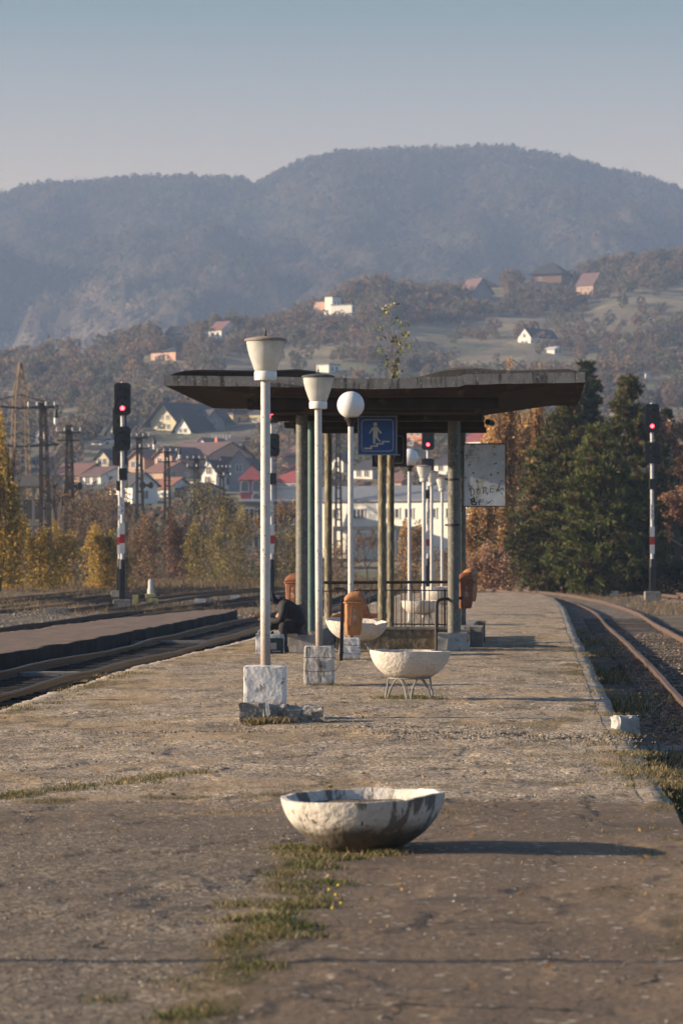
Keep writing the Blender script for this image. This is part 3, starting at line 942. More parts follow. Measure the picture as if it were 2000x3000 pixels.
g_cup = 'cup shaped platform lamps'
l1 = cup_lamp(-.83, 35.45, 'nearest cup lamp on a thick white pole in a pitted white concrete block', 4.17, .054, (.45, .42, .585, 'whitewash', 3))
l2 = cup_lamp(-.305, 44.6, 'cup lamp with a dark cap on a worn grey-white block cracked by a chipped hole', 4.27, .050, (.405, .38, .54, 'whitewash_worn', 5), cap='cap_dark', lean=-.015)
l3 = globe_lamp(.160, 55.9, 'nearer white globe lamp, its block behind the orange bin', 4.62, .236, (.32, .34, .37, 'whitewash', 7))
globe_lamp(1.80, 86.0, 'farther white globe lamp behind the blue subway sign', 4.60, .236, None, None, 'pole_far')
cup_lamp(2.36, 93, 'cup lamp just right of the far globe lamp', 4.36, .052, None, group='cup lamps far down the platform', pole='pole_far')
cup_lamp(2.86, 103, 'middle one of the three far cup lamps', 4.47, .052, None, group='cup lamps far down the platform', pole='pole_far')
cup_lamp(3.53, 114, 'far cup lamp right beside the front right canopy column', 4.50, .052, None, group='cup lamps far down the platform', pole='pole_far')
# chipped hole and wires on the second lamp's block
chip = MB()
pts = []
for k in range(14):
    a = 2 * PI * k / 14
    rr = .05 * (1 + .35 * math.sin(a * 3 + 1) + .2 * math.cos(a * 2))
    pts.append((rr * math.cos(a) * .8, rr * math.sin(a) * 1.1))
chip.prism([(x, z + .31) for x, z in pts], -.204, -.19)
chip.build('chipped_patch', mt['concrete_pale'], l2)
ringp = [(.012 + .016 * math.cos(a), -.212, .30 + .030 * math.sin(a)) for a in [2 * PI * k / 14 for k in range(15)]]
MB().tube(ringp, .006, 6).build('conduit_ring', mt['iron_black'], l2)
for zz_, sgg in ((.385, .006), (.205, -.008)):
    MB().tube([(-.21, -.205, zz_), (-.1, -.206, zz_ - .006 + sgg), (.02, -.206, zz_ + sgg), (.2, -.206, zz_ - .004), (.215, -.1, zz_), (.215, .1, zz_ + .01)], .0035, 5).build('wire', mt['iron_rust'], l2)
MB().tube([(.21, -.2, .385), (.26, -.16, .34), (.30, -.1, .30), (.25, -.12, .25), (.22, -.18, .2)], .003, 5).build('wire', mt['iron_black'], l2)
for zz_ in (.26, .11):
    MB().tube([(-.165, -.175, zz_ + .01), (0, -.178, zz_ - .01), (.165, -.175, zz_ - .02), (.17, .1, zz_)], .0035, 5).build('wire', mt['iron_rust'], l3)

# unseen lamp post, added out of frame to cast the thin foreground shadow
cup_lamp(-8.0, 14.1, 'unseen lamp post added left of the frame to cast the thin foreground shadow', 4.2, .04, None)

# broken slab in front of lamp 1
rough_block_o = rough_block('concrete_chunk', mt['concrete_broken'], .27, .20, .225, loc=(-.945, 34.5, 0), amp=.010, cell=.08, sub=10, seed=21, round_=.004)
tag(rough_block_o, 'square grey broken chunk leaning on the front of the nearest lamp block', 'concrete chunk')


def chop(p):
    k = max(0.0, -p.y * .6 + .02) * (1 if p.z > .1 else 0)
    p.z -= (.03 if p.x > -.1 else .0) * (p.z > .1) + k * .3
    return p


o = rough_block('broken_slab', mt['concrete_broken'], .56, .34, .215, loc=(-.475, 34.62, 0), rz=-.03, amp=.024, cell=.09, sub=14, seed=23, chop=chop)
tag(o, 'jagged overturned concrete slab lying beside the nearest lamp block', 'broken slab')


# ---------------------------------------------------------------- bowl planters
def bowl(label, x, y, rim_r, depth, base_z, mat, stand=True, seed=0, tilt=(0, 0), chips=0.0, soil_z=.8, soil_col='soil', low_front=0.0, flat=.30):
    t = thing('bowl_planter', label, 'planter', (x, y, pz(x, y)), 0)
    n = 96
    prof = []
    for k in range(13):
        q = k / 12
        r_ = rim_r * (flat + (1 - flat) * math.sin(q * PI / 2 * .93) ** .9 / math.sin(PI / 2 * .93) ** .9)
        prof.append((r_, depth * (1 - math.cos(q * PI / 2 * .97)) / (1 - math.cos(PI / 2 * .97)) if False else depth * q ** 1.45))
    inner = [(rim_r - .035, depth), (rim_r - .045, depth - .03), (rim_r - .09, depth * .62), (rim_r * .55, depth * .35), (0.001, depth * .3)]
    full = prof + inner
    vs = []; fs = []
    for i, (r_, z) in enumerate(full):
        for k in range(n):
            a = 2 * PI * k / n
            ca, sa = math.cos(a), math.sin(a)
            nn = float(fbm(ca * 4 + seed, sa * 4 + z * 9, 3, seed)) - .5
            rr = r_ * (1 + .012 * nn)
            zz_ = z
            if z > depth * .86:
                e = float(sm(.50, .72, fbm(ca * 3.1 + seed * 2, sa * 3.1, 3, seed + 2)))
                zz_ -= chips * e
                zz_ -= low_front * float(sm(.05, .45, -sa)) * (1 - float(sm(.45, .85, ca)))
                zz_ += .007 * (float(fbm(ca * 14 + 5, sa * 14, 2, seed + 4)) - .5)
            vs.append((rr * ca, rr * sa, base_z + zz_))
    for i in range(len(full) - 1):
        for k in range(n):
            fs.append((i * n + k, i * n + (k + 1) % n, (i + 1) * n + (k + 1) % n, (i + 1) * n + k))
    fs.append(tuple(range(n - 1, -1, -1)))
    bo = MB().add(vs, fs).build('bowl', mat, t, smooth=True)
    bo.rotation_euler = (tilt[0], tilt[1], 0)
    # soil
    sv = []; sf = []; m_ = 30
    rr_s = rim_r - .06
    zs = base_z + depth * soil_z
    for i in range(9):
        for k in range(m_):
            a = 2 * PI * k / m_; q = i / 8 * rr_s * (1 if i < 8 else 1)
            xx, yy_ = q * math.cos(a), q * math.sin(a)
            sv.append((xx, yy_, zs + .05 * (float(fbm(xx * 5 + seed, yy_ * 5, 3, seed)) - .5) - .02 * q / rr_s))
    for i in range(8):
        for k in range(m_):
            sf.append((i * m_ + k, i * m_ + (k + 1) % m_, (i + 1) * m_ + (k + 1) % m_, (i + 1) * m_ + k))
    so = MB().add(sv, sf).build('soil', mt[soil_col], t, smooth=True)
    so.rotation_euler = (tilt[0], tilt[1], 0)
    if stand:
        s = MB()
        R0 = .25; H0 = base_z + .012
        ring = [(R0 * math.cos(2 * PI * k / 28), R0 * math.sin(2 * PI * k / 28), H0) for k in range(29)]
        s.tube(ring, .010, 6, cap=False)
        for q in range(6):
            a0 = 2 * PI * q / 6 + .35 + seed * .1; a1 = a0 + 2 * PI / 6 * .86
            pts = []
            for k in range(13):
                tt = k / 12; a = a0 + (a1 - a0) * tt
                h = math.sin(PI * tt) ** .55
                rr = .33 - .07 * h
                pts.append((rr * math.cos(a), rr * math.sin(a), H0 * h))
            s.tube(pts, .0105, 6)
        s.build('stand', mt['iron_grey'], t, smooth=True)
    return t


def m_bowl(name, dirt_h, stripes):
    m, n, b, o = _mat(name)
    tc = n.nodes.new('ShaderNodeTexCoord'); co = tc.outputs['Object']
    c = mixc(n, ramp(n, noise_node(n, co, 6, 5), .3, .75), (.64, .60, .55), (.50, .46, .40))
    c = mixc(n, ramp(n, noise_node(n, co, 26, 6), .61, .66), c, (.33, .30, .26))
    if stripes:
        c = mixc(n, ramp(n, noise_node(n, co, 5.0, 4, (1.3, 1.3, .07)), .555, .60), c, (.17, .15, .13))
        c = mixc(n, ramp(n, noise_node(n, co, 17, 4, (1.4, 1.4, .12)), .62, .66), c, (.12, .11, .095))
    sx = n.nodes.new('ShaderNodeSeparateXYZ'); n.links.new(co, sx.inputs[0])
    ma = n.nodes.new('ShaderNodeMath'); ma.operation = 'MULTIPLY_ADD'
    n.links.new(noise_node(n, co, 5, 5), ma.inputs[0]); ma.inputs[1].default_value = .16 if stripes else .1
    n.links.new(sx.outputs[2], ma.inputs[2])
    c = mixc(n, ramp(n, ma.outputs[0], dirt_h + .04, dirt_h - .04), c, mixc(n, noise_node(n, co, 12, 5), (.07, .06, .045), (.17, .14, .10)))
    n.links.new(c, b.inputs['Base Color']); b.inputs['Roughness'].default_value = .92
    bp = n.nodes.new('ShaderNodeBump'); bp.inputs['Distance'].default_value = .020
    n.links.new(noise_node(n, co, 20, 7), bp.inputs['Height']); n.links.new(bp.outputs[0], b.inputs['Normal'])
    return m


mb1 = m_bowl('stained whitewashed bowl', .25, True)
mb2 = m_bowl('whitewashed bowl', .325, False)
b1 = bowl('big chipped bowl planter with dark stains, lying on the ground in the foreground', .142, 19.95, .505, .345, 0.0, mb1, False, 1, (.0, -.035), .010, .86, low_front=.016, flat=.30)
b2 = bowl('white bowl planter on an arched wire stand beside the second lamp block', .845, 40.5, .505, .355, .245, mb2, True, 2, (0, .015), .012, .9, flat=.34)
b3 = bowl('half hidden worn bowl planter on a stand behind the orange bin', .245, 58.1, .56, .37, .24, mb2, True, 3, (.06, .05), .03, .75, flat=.30)
b4 = bowl('whitewashed bowl planter seen through the black railing', 2.03, 83.5, .52, .36, .24, mb2, True, 4, (0, 0), .01, .9, flat=.34)
b5 = bowl('far whitewashed bowl planter beyond the railing, next to the right column', 2.95, 97, .56, .40, .30, mb2, True, 5, (0, 0), .01, .9, flat=.34)
b6 = bowl('farthest whitewashed bowl planter under the far lamps', 3.25, 112, .5, .40, .30, mb2, True, 6, (0, 0), .01, .9, flat=.34)


# ---------------------------------------------------------------- litter bins
def bin_(label, x, y, z, rz, mat='orange', sc=1.0, post=None, tilt=0.0, group='orange litter bins'):
    t = thing('litter_bin', label, 'litter bin', (x, y, z), rz, group)
    t.scale = (sc, sc, sc); t.rotation_euler = (0, tilt, rz)
    MB().loft([rrect(0, 0, .0, .20, .15, .025), rrect(0, 0, .02, .225, .175, .03), rrect(0, 0, .10, .255, .20, .035), rrect(0, 0, .49, .285, .24, .04), rrect(0, 0, .50, .285, .24, .04)]).build('body', mt[mat], t, smooth=True)
    MB().loft([rrect(0, 0, .495, .30, .255, .04), rrect(0, 0, .50, .335, .285, .045), rrect(0, 0, .515, .335, .285, .045), rrect(0, 0, .525, .30, .25, .04)]).build('rim', mt[mat], t, smooth=True)
    # raised trapezoid panel on the front
    yq = lambda zq: -(.10 + (zq - .10) / .39 * .02) - .001
    P = [(-.045, .46), (.065, .46), (.085, .15), (-.065, .15), (-.045, .46), (.065, .46)]
    s = MB(); s.tube([(a, yq(b), b) for a, b in P], .007, 6)
    s.build('panel_ridge', mt[mat], t, smooth=True)
    mk = MB()
    for (ax, az, ra, rb, ph) in ((-.01, .30, .028, .04, 1), (.02, .245, .022, .045, 2), (-.025, .235, .02, .022, 3), (.0, .40, .02, .03, 4)):
        pts = [(ax + ra * math.cos(2 * PI * k / 11) * (1 + .5 * math.sin(k * 2.3 + ph)), az + rb * math.sin(2 * PI * k / 11) * (1 + .4 * math.cos(k * 1.9 + ph))) for k in range(11)]
        mk.add([(a, yq(b) - .002, b) for a, b in pts], [tuple(range(11))])
    mk.build('torn_sticker', mt['sticker'], t)
    # hood: arches lofted along x, opening at the right
    rings = []
    for (hx, hh) in ((-.155, .01), (-.150, .05), (-.13, .095), (-.09, .135), (-.03, .16), (.06, .17), (.12, .17)):
        ring = []
        for k in range(13):
            a = PI * k / 12
            ring.append((hx, .125 * math.cos(a), .52 + hh * math.sin(a) ** .6))
        rings.append(ring)
    hood = MB(); vs = [q for r_ in rings for q in r_]; fs = []
    for i in range(len(rings) - 1):
        for k in range(12):
            fs.append((i * 13 + k, i * 13 + k + 1, (i + 1) * 13 + k + 1, (i + 1) * 13 + k))
    hood.add(vs, fs)
    h = hood.build('hood', mt[mat], t, smooth=True)
    so = h.modifiers.new('s', 'SOLIDIFY'); so.thickness = .008; so.offset = -1
    MB().prism([(.10 * math.cos(PI * k / 12), .52 + .145 * math.sin(PI * k / 12) ** .6) for k in range(13)], 0, .004).build('opening', mt['hole'], t).matrix_local = Matrix.Translation((.095, 0, 0)) @ Matrix.Rotation(R(90), 4, 'Z')  # flat black plate stands for the shade inside the hood
    MB().loft([[(.14, -.12, .50), (.14, .12, .50), (.14, .12, .515), (.14, -.12, .515)], [(.20, -.10, .465), (.20, .10, .465), (.20, .10, .478), (.20, -.10, .478)]]).build('lip', mt[mat], t, smooth=True)
    if post:
        MB().box(post[0], post[1], (post[2] - z) / 1 * .5 + .28, .055, .04, .56 - (post[2] - z)).build('post', mt['iron_black'], t)
    MB().box(-.08, .13, .3, .12, .05, .04).build('bracket', mt['iron_black'], t)
    return t


bin_('sunlit orange bin on a black post in front of the globe lamp block', .195, 55.0, .435, R(6), 'orange', 1.08, (-.175, .02, .02), R(1.5))
bin_('dull orange bin strapped to the left side of the front left column', -.895, 60.62, .77, R(-12), 'orange_dark', 1.0)
bin_('orange bin strapped to the right side of the front right column', 2.34, 61.55, .78, R(12), 'orange_dark', 1.0)
bin_('orange bin farther behind on the right side of the rear right column', 2.62, 66.3, .84, R(60), 'orange', 1.0)

# orange moulded seat behind the railing
ben = thing('moulded_seat', 'reddish orange moulded plastic seat behind the railing', 'seat', (.38, 66.2, pz(.38, 66.2)), -.05)
MB().loft([[(-.62, -.2, .50), (-.62, .2, .50), (-.62, .2, .53), (-.62, -.2, .53)], [(-.45, -.2, .50), (-.45, .2, .50), (-.45, .2, .60), (-.45, -.2, .60)], [(.0, -.2, .50), (.0, .2, .50), (.0, .2, .58), (.0, -.2, .58)], [(.62, -.2, .50), (.62, .2, .50), (.62, .2, .60), (.62, -.2, .60)]]).build('seat', mt['orange_dark'], ben, smooth=True, bevel=.02)
MB().loft([[(-.02, -.2, .50), (.26, -.2, .44), (.26, .2, .44), (-.02, .2, .50)], [(-.06, -.2, .78), (.16, -.2, .72), (.16, .2, .72), (-.06, .2, .78)], [(-.10, -.18, 1.02), (.05, -.18, 1.02), (.05, .18, 1.02), (-.10, .18, 1.02)], [(-.11, -.14, 1.10), (0, -.14, 1.11), (0, .14, 1.11), (-.11, .14, 1.10)]]).build('backrest', mt['orange_dark'], ben, smooth=True, bevel=.02)
for sx_ in (-.5, .5):
    for sy_ in (-.14, .14):
        MB().tube([(sx_, sy_, 0), (sx_ * .96, sy_, .51)], .02, 8).build('leg', mt['iron_black'], ben)

# ---------------------------------------------------------------- canopy
can = thing('platform_canopy', 'flat concrete platform canopy on columns over the subway stairs', 'canopy', (.6, 58.1, 0), AX_ROT)
XW0, XW1 = -3.79, 3.75


def canopy_slab():
    def ztop(x): return 4.975 + .05 * abs(x) / 3.8 + (.035 if x > 1.5 else 0) - .02 * math.exp(-(x / 1.2) ** 2)
    under_f = lambda x: ztop(x) - .185
    def under(x, y):
        q = min(1.0, max(0.0, (abs(x) - 1.9) / 1.9))
        b = 4.66 + (ztop(x) - .13 - 4.66) * q ** .8
        k = min(1.0, max(0.0, (y - .25) / .3)) * min(1.0, max(0.0, (9.0 - y) / .4))
        return under_f(x) * (1 - k) + min(b, under_f(x)) * k
    xs = np.linspace(XW0, XW1, 61); ysl = [0, .03, .25, .4, .55, 1.5, 3, 4.5, 6, 7.5, 8.6, 8.8, 9.0]
    mb = MB(); nx_ = len(xs); top = []; bot = []
    for y in ysl:
        for x in xs:
            nn = float(fbm(x * 2.1, y * 1.3, 3, 4)) - .5
            zt = ztop(x) + .012 * nn
            zb = under(x, y) + .02 * (float(fbm(x * 3, y * 2 + 8, 3, 14)) - .5)
            if y < .02:   # broken corner chip of the front lip
                if -2.02 < x < -1.2: zb += .10 * (1 - abs((x + 1.9) / .75)) if x > -1.95 else 0
            top.append((x, y, zt)); bot.append((x, y, zb))
    vs = top + bot; N = len(top); fs = []
    ny_ = len(ysl)
    for j in range(ny_ - 1):
        for i in range(nx_ - 1):
            a = j * nx_ + i
            fs.append((a, a + 1, a + nx_ + 1, a + nx_)); fs.append((N + a, N + a + nx_, N + a + nx_ + 1, N + a + 1))
    for i in range(nx_ - 1):
        fs.append((i, i + N, i + 1 + N, i + 1)); q = (ny_ - 1) * nx_ + i; fs.append((q, q + 1, q + 1 + N, q + N))
    for j in range(ny_ - 1):
        a = j * nx_; fs.append((a, a + nx_, a + nx_ + N, a + N)); a += nx_ - 1; fs.append((a, a + N, a + nx_ + N, a + nx_))
    return mb.add(vs, fs)


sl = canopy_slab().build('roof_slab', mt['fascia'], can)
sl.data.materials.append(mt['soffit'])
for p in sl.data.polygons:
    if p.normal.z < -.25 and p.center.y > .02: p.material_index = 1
# soffit box and cross beams
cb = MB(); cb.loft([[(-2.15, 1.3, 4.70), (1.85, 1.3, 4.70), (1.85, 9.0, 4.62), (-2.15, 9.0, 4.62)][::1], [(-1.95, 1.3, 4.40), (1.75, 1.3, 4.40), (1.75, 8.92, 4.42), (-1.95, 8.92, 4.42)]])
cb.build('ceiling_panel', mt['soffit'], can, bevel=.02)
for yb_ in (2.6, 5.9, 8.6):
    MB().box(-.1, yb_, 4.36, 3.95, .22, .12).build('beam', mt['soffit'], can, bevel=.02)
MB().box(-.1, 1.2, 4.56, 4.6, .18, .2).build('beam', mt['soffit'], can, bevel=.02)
MB().tube([(1.9, 8.4, 4.52), (2.0, 8.6, 4.5)], .06, 10).build('light_fitting', mt['iron_black'], can)
MB().tube([(-.2, .98, 4.42), (.2, .98, 4.40), (.5, .97, 4.45), (.9, .97, 4.42), (1.3, .97, 4.47)], .008, 6).build('cable', mt['iron_black'], can)
# roofing felt: dark humps curling above the slab
def hump(prof, y0, y1, mat):
    rings = []
    for (x, h) in prof:
        zb = 4.965 + .05 * abs(x) / 3.8 + (.03 if x > 1.5 else 0)
        rings.append([(x, y0, zb), (x, y0 + .02, zb + h * .75), (x, y0 + .25, zb + h), (x, (y0 + y1) / 2, zb + h * .8), (x, y1 - .3, zb + h), (x, y1, zb)])
    MB().loft(rings).build('roofing_felt', mt[mat], can, smooth=True)
hump([(-3.72, .01), (-3.6, .08), (-3.45, .12), (-3.2, .14), (-2.6, .135), (-2.0, .135), (-1.7, .15), (-1.4, .165), (-1.1, .13), (-.85, .05), (-.8, .005)], .06, 3.0, 'felt')
hump([(.62, .005), (.8, .03), (1.05, .10), (1.25, .165), (1.5, .185), (1.8, .15), (2.1, .105), (2.6, .09), (3.1, .10), (3.45, .10), (3.6, .06), (3.66, .01)], .06, 3.0, 'felt_worn')


def column(x, y, z0, r, mat, label=None, ztop=4.47, lean=0):
    c = Matrix.Rotation(-AX_ROT, 4, 'Z') @ Vector((x - .6, y - 58.1, 0))
    o = MB().tube([(c.x + lean, c.y, z0), (c.x, c.y, z0 + 1.2), (c.x, c.y, z0 + 2.4), (c.x, c.y, ztop)], [r * 1.03, r, r, r * .98], 20).build('column', mt[mat], can, smooth=True)
    if label: o['label'] = label
    return o


column(-.735, 60.3, .30, .113, 'column', 'grey front left column'); column(2.11, 61.2, .33, .108, 'column', 'grey front right column')
column(.77, 61.6, .40, .078, 'column_wood', 'mossy ochre middle column'); column(.985, 65.0, .35, .070, 'column_wood', 'ochre middle column behind')
column(-.275, 67.5, .35, .080, 'column_wood'); column(2.46, 66.6, .35, .09, 'column')
column(-.575, 61.9, .34, .08, 'teal', 'teal drain pipe'); column(2.22, 61.75, .34, .045, 'teal', 'teal drain pipe')
for zz_ in (3.22, 2.36):
    c = Matrix.Rotation(-AX_ROT, 4, 'Z') @ Vector((2.11 - .6, 61.2 - 58.1, 0))
    MB().lathe([(.112, zz_ - .02), (.125, zz_ - .02), (.125, zz_ + .02), (.112, zz_ + .02)], 20, c.x, c.y).build('strap', mt['iron_black'], can)
    MB().box(c.x - .13, c.y - .06, zz_, .06, .02, .03).build('strap', mt['iron_black'], can)

# stair parapet
par = thing('stair_parapet', 'low stained concrete parapet around the subway stairs', 'parapet', (0, 0, 0))
rough_block('front_wall', mt['wall_mossy'], 2.2, .22, .385, par, (1.0, 61.55, 0), -.02, .010, .15, 12, 31)
rough_block('coping', mt['concrete'], 2.3, .30, .045, par, (1.0, 61.55, .385), -.02, .005, .15, 8, 32)
rough_block('side_wall', mt['concrete'], .22, 9.0, .36, par, (2.62, 67, 0), AX_ROT, .006, .2, 12, 33)
rough_block('side_wall', mt['concrete'], .22, 9.0, .36, par, (-.22, 67, 0), AX_ROT, .006, .2, 12, 34)
rough_block('plinth', mt['concrete_pale'], .60, .60, .315, par, (-.69, 60.25, 0), AX_ROT, .006, .15, 10, 35)
rough_block('plinth', mt['concrete_pale'], .54, .55, .33, par, (2.09, 61.15, 0), AX_ROT, .006, .15, 10, 36)
o = MB().loft([[(1.96, 60.72, 0), (2.42, 60.72, 0), (2.42, 60.9, 0), (1.96, 60.9, 0)], [(2.0, 60.84, .32), (2.32, 60.84, .32), (2.32, 60.9, .32), (2.0, 60.9, .32)]]).build('buttress', mt['concrete_pale'], par, bevel=.01)
rough_block('plinth', mt['concrete'], .35, 1.6, .40, par, (2.60, 63.6, 0), AX_ROT, .010, .15, 10, 37)
rough_block('plinth', mt['concrete'], .16, .5, .44, par, (2.86, 66.5, 0), AX_ROT, .008, .15, 8, 38)

# railing
rl = thing('railing', 'black iron railing with thin bars on the stair parapet', 'railing', (0, 0, 0))
y_r = 62.2
Xr = lambda px: (px - 1000) / F * y_r
MB().tube([(Xr(948), y_r, 1.265), (Xr(1130), y_r, 1.27), (Xr(1312), y_r, 1.275)], .030, 10).build('handrail', mt['iron_black'], rl)
MB().tube([(Xr(1125), y_r, 1.12), (Xr(1312), y_r, 1.11)], .012, 6).build('rail', mt['iron_black'], rl)
MB().tube([(Xr(948), y_r, 1.10), (Xr(1110), y_r, 1.12)], .012, 6).build('rail', mt['iron_black'], rl)
MB().tube([(Xr(1150), y_r, .47), (Xr(1312), y_r, .46)], .014, 6).build('rail', mt['iron_black'], rl)
for px in (1082, 1105, 1160, 1175, 1186, 1205, 1213, 1232, 1240, 1257, 1283, 1293, 1308):
    thick = px in (1175, 1205, 1240)
    MB().tube([(Xr(px), y_r, .40), (Xr(px), y_r, 1.26 if thick else 1.12)], .014 if thick else .009, 6).build('bar', mt['iron_black'], rl)
for px in (1302, 965):
    MB().tube([(Xr(px), y_r + .03, .38), (Xr(px), y_r + .03, 1.14)], .018, 8).build('post', mt['iron_rust'], rl)
MB().tube([(Xr(978), y_r + 3, 1.12), (Xr(1005), y_r + 3, 1.12), (Xr(1012), y_r + 3, 1.08), (Xr(1013), y_r + 3, .4)], .022, 8).build('post', mt['iron_black'], rl)
hr = thing('handrail', 'bent black tubular handrail in front of the parapet, by the right plinth', 'handrail', (1.78, 61.0, 0))
MB().tube([(.0, 0, 0), (.0, 0, .84), (.01, 0, .90), (.05, .02, .945), (.11, .05, .96), (.5, .4, .98)], .030, 12).build('tube', mt['iron_black'], hr, smooth=True)
MB().lathe([(.0, 0), (.06, 0), (.06, .012), (0, .012)], 12).build('foot_plate', mt['iron_black'], hr)

# ---------------------------------------------------------------- subway signs
def sign(label, x, y, z, sz, face, front):
    t = thing('subway_sign', label, 'sign', (x, y, z), AX_ROT * .5)
    MB().box(0, 0, 0, sz, .04, sz).build('panel', mt[face], t)
    fr = MB(); h = sz / 2
    for (cx, cz, sx, sz_) in ((0, h, sz + .03, .018), (0, -h, sz + .03, .018), (h, 0, .018, sz), (-h, 0, .018, sz)):
        fr.box(cx, 0, cz, sx, .05, sz_)
    fr.build('frame', mt['sign_edge' if front else 'sign_navy'], t)
    s = 1.0
    # rounded white outline ring
    q = h * .83; ro = .06; pts_o = [(p[0], p[1]) for p in rrect(0, 0, 0, 2 * q, 2 * q, ro, 5)]; pts_i = [(p[0], p[1]) for p in rrect(0, 0, 0, 2 * q - .02, 2 * q - .02, ro - .01, 5)]
    # rrect order has mirrored corners; sort by angle
    pts_o.sort(key=lambda p: math.atan2(p[1], p[0])); pts_i.sort(key=lambda p: math.atan2(p[1], p[0]))
    k = len(pts_o); yf = -.0225
    vs = [(a, yf, b) for a, b in pts_o] + [(a, yf, b) for a, b in pts_i]
    MB().add(vs, [(i, (i + 1) % k, k + (i + 1) % k, k + i) for i in range(k)]).build('outline', mt['sign_white' if front else 'sign_edge'], t)
    f = MB(); yq = -.0235
    # picture units: 0..390 px of the enlarged sign face, y down
    def U(px, py): return ((px - 228) / 390 * sz, yq, (265 - py) / 390 * sz)
    def poly(pp): f.add([U(*p) for p in pp], [tuple(range(len(pp)))])
    hd = [(207 + 20 * math.cos(2 * PI * i / 18), 150 + 20 * math.sin(2 * PI * i / 18)) for i in range(18)]
    poly(hd)
    poly([(192, 174), (222, 174), (234, 184), (232, 280), (183, 280), (184, 186)])
    poly([(196, 178), (184, 200), (153, 247), (142, 239), (166, 196), (186, 178)])
    poly([(222, 178), (234, 184), (247, 206), (272, 234), (269, 249), (258, 246), (228, 206)])
    poly([(183, 278), (208, 278), (205, 350), (186, 355)])
    poly([(206, 278), (230, 272), (236, 290), (262, 320), (258, 330), (246, 326), (214, 292)])
    st = [(92, 388, 174, 405), (155, 366, 174, 388), (155, 366, 234, 381), (213, 342, 234, 366), (213, 342, 292, 357), (274, 319, 292, 342), (274, 319, 352, 334)]
    for (x0, y0, x1, y1) in st: poly([(x0, y0), (x1, y0), (x1, y1), (x0, y1)])
    if front: f.build('pictogram', mt['sign_white'], t)
    else: f.build('pictogram', mt['sign_edge'], t)
    hg = MB(); 
    for sx_ in (-.12, .12): hg.box(sx_, .03, h + .06, .09, .02, .14)
    hg.build('hanger', mt['iron_black'], t)
    return t


sign('blue sign with a white figure walking down stairs, lit face', .668, 60.4, 4.02, .715, 'sign_blue', True)
sign('dark subway sign hanging in shadow behind the blue one', .985, 66.6, 3.96, .69, 'sign_navy', False)

# ---------------------------------------------------------------- graffiti board
bd = thing('notice_board', 'pale weathered notice board with black scrawled letters beside the right column', 'board', (2.82, 64.0, 3.37), -.02)
W_, H_ = .83, 1.235
m_board = M('scraped board paint', (.74, .80, .88), (.46, .53, .62), 3.2, .6, .001, 30,
            spots=[((.09, .11, .15), 3.1, .60, .70), ((.62, .61, .58), 4.2, .58, .68), ((.05, .13, .20), 2.4, .70, .76), ((.15, .13, .11), 12, .64, .70)])
MB().box(0, 0, 0, W_, .03, H_).build('panel', m_board, bd)
fr = MB()
for (cx, cz, sx, sz_) in ((0, H_ / 2, W_ + .04, .022), (0, -H_ / 2, W_ + .04, .022), (W_ / 2, 0, .022, H_), (-W_ / 2, 0, .022, H_)): fr.box(cx, 0, cz, sx, .045, sz_)
fr.build('frame', mt['steel_dark'], bd)
MB().box(-W_ / 2 - .12, .02, .45, .26, .03, .04).box(-W_ / 2 - .12, .02, -.5, .26, .03, .04).build('bracket', mt['steel_dark'], bd)
# strokes: coordinates from the enlarged photograph (board spans x 1090..1508, y 348..965)
ink = MB()
def BU(px, py): return ((px - 1299) / 418 * W_, -.0185, (656 - py) / 617 * H_)
def stroke(pp, wd=.013):
    wd = wd * .85
    for a, b in zip(pp[:-1], pp[1:]):
        A = Vector(BU(*a)); B = Vector(BU(*b)); dd = (B - A); 
        if dd.length < 1e-6: continue
        dd.normalize(); nrm = Vector((-dd.z, 0, dd.x)) * wd * .5; e = dd * wd * .4
        ink.add([A - nrm - e, B - nrm + e, B + nrm + e, A + nrm - e], [(0, 1, 2, 3)])
stroke([(1160, 790), (1165, 862)], .02); stroke([(1142, 800), (1160, 782), (1185, 790), (1200, 815), (1195, 840), (1165, 862)])
stroke([(1232, 800), (1218, 820), (1222, 842), (1240, 848), (1256, 832), (1254, 808), (1232, 800)], .010)
stroke([(1290, 778), (1284, 838)], .018); stroke([(1284, 782), (1310, 775), (1318, 790), (1300, 806), (1322, 838), (1332, 832)], .015)
stroke([(1360, 765), (1352, 822), (1384, 822)], .016); stroke([(1358, 768), (1392, 758)], .015); stroke([(1356, 795), (1384, 788)])
stroke([(1452, 738), (1432, 790), (1420, 818), (1455, 800), (1478, 782), (1490, 806)], .016)
stroke([(1160, 890), (1175, 945), (1165, 900), (1190, 880), (1200, 905), (1180, 915), (1212, 925), (1215, 945), (1185, 950)], .026)
stroke([(1252, 900), (1246, 950)], .016); stroke([(1250, 902), (1290, 898)]); stroke([(1248, 925), (1282, 918)]); stroke([(1246, 950), (1262, 948)], .012)
stroke([(1318, 915), (1334, 935), (1380, 900)], .010); stroke([(1350, 915), (1322, 942)], .010)
ink.build('graffiti', mt['hole'], bd)
fa = MB(); ink = fa
for k in range(9): stroke([(1135 + k * 14, 448 + (k % 2) * 6), (1146 + k * 14, 470 - (k % 3) * 5)], .005)
stroke([(1135, 470), (1128, 485), (1150, 492), (1200, 488)], .006)
stroke([(1140, 560), (1150, 530), (1172, 520)], .010); stroke([(1160, 590), (1200, 600), (1235, 585)], .005)
fa.build('faded_writing', M('faded print', (.16, .17, .15), (.22, .21, .16), 30, .7), bd)

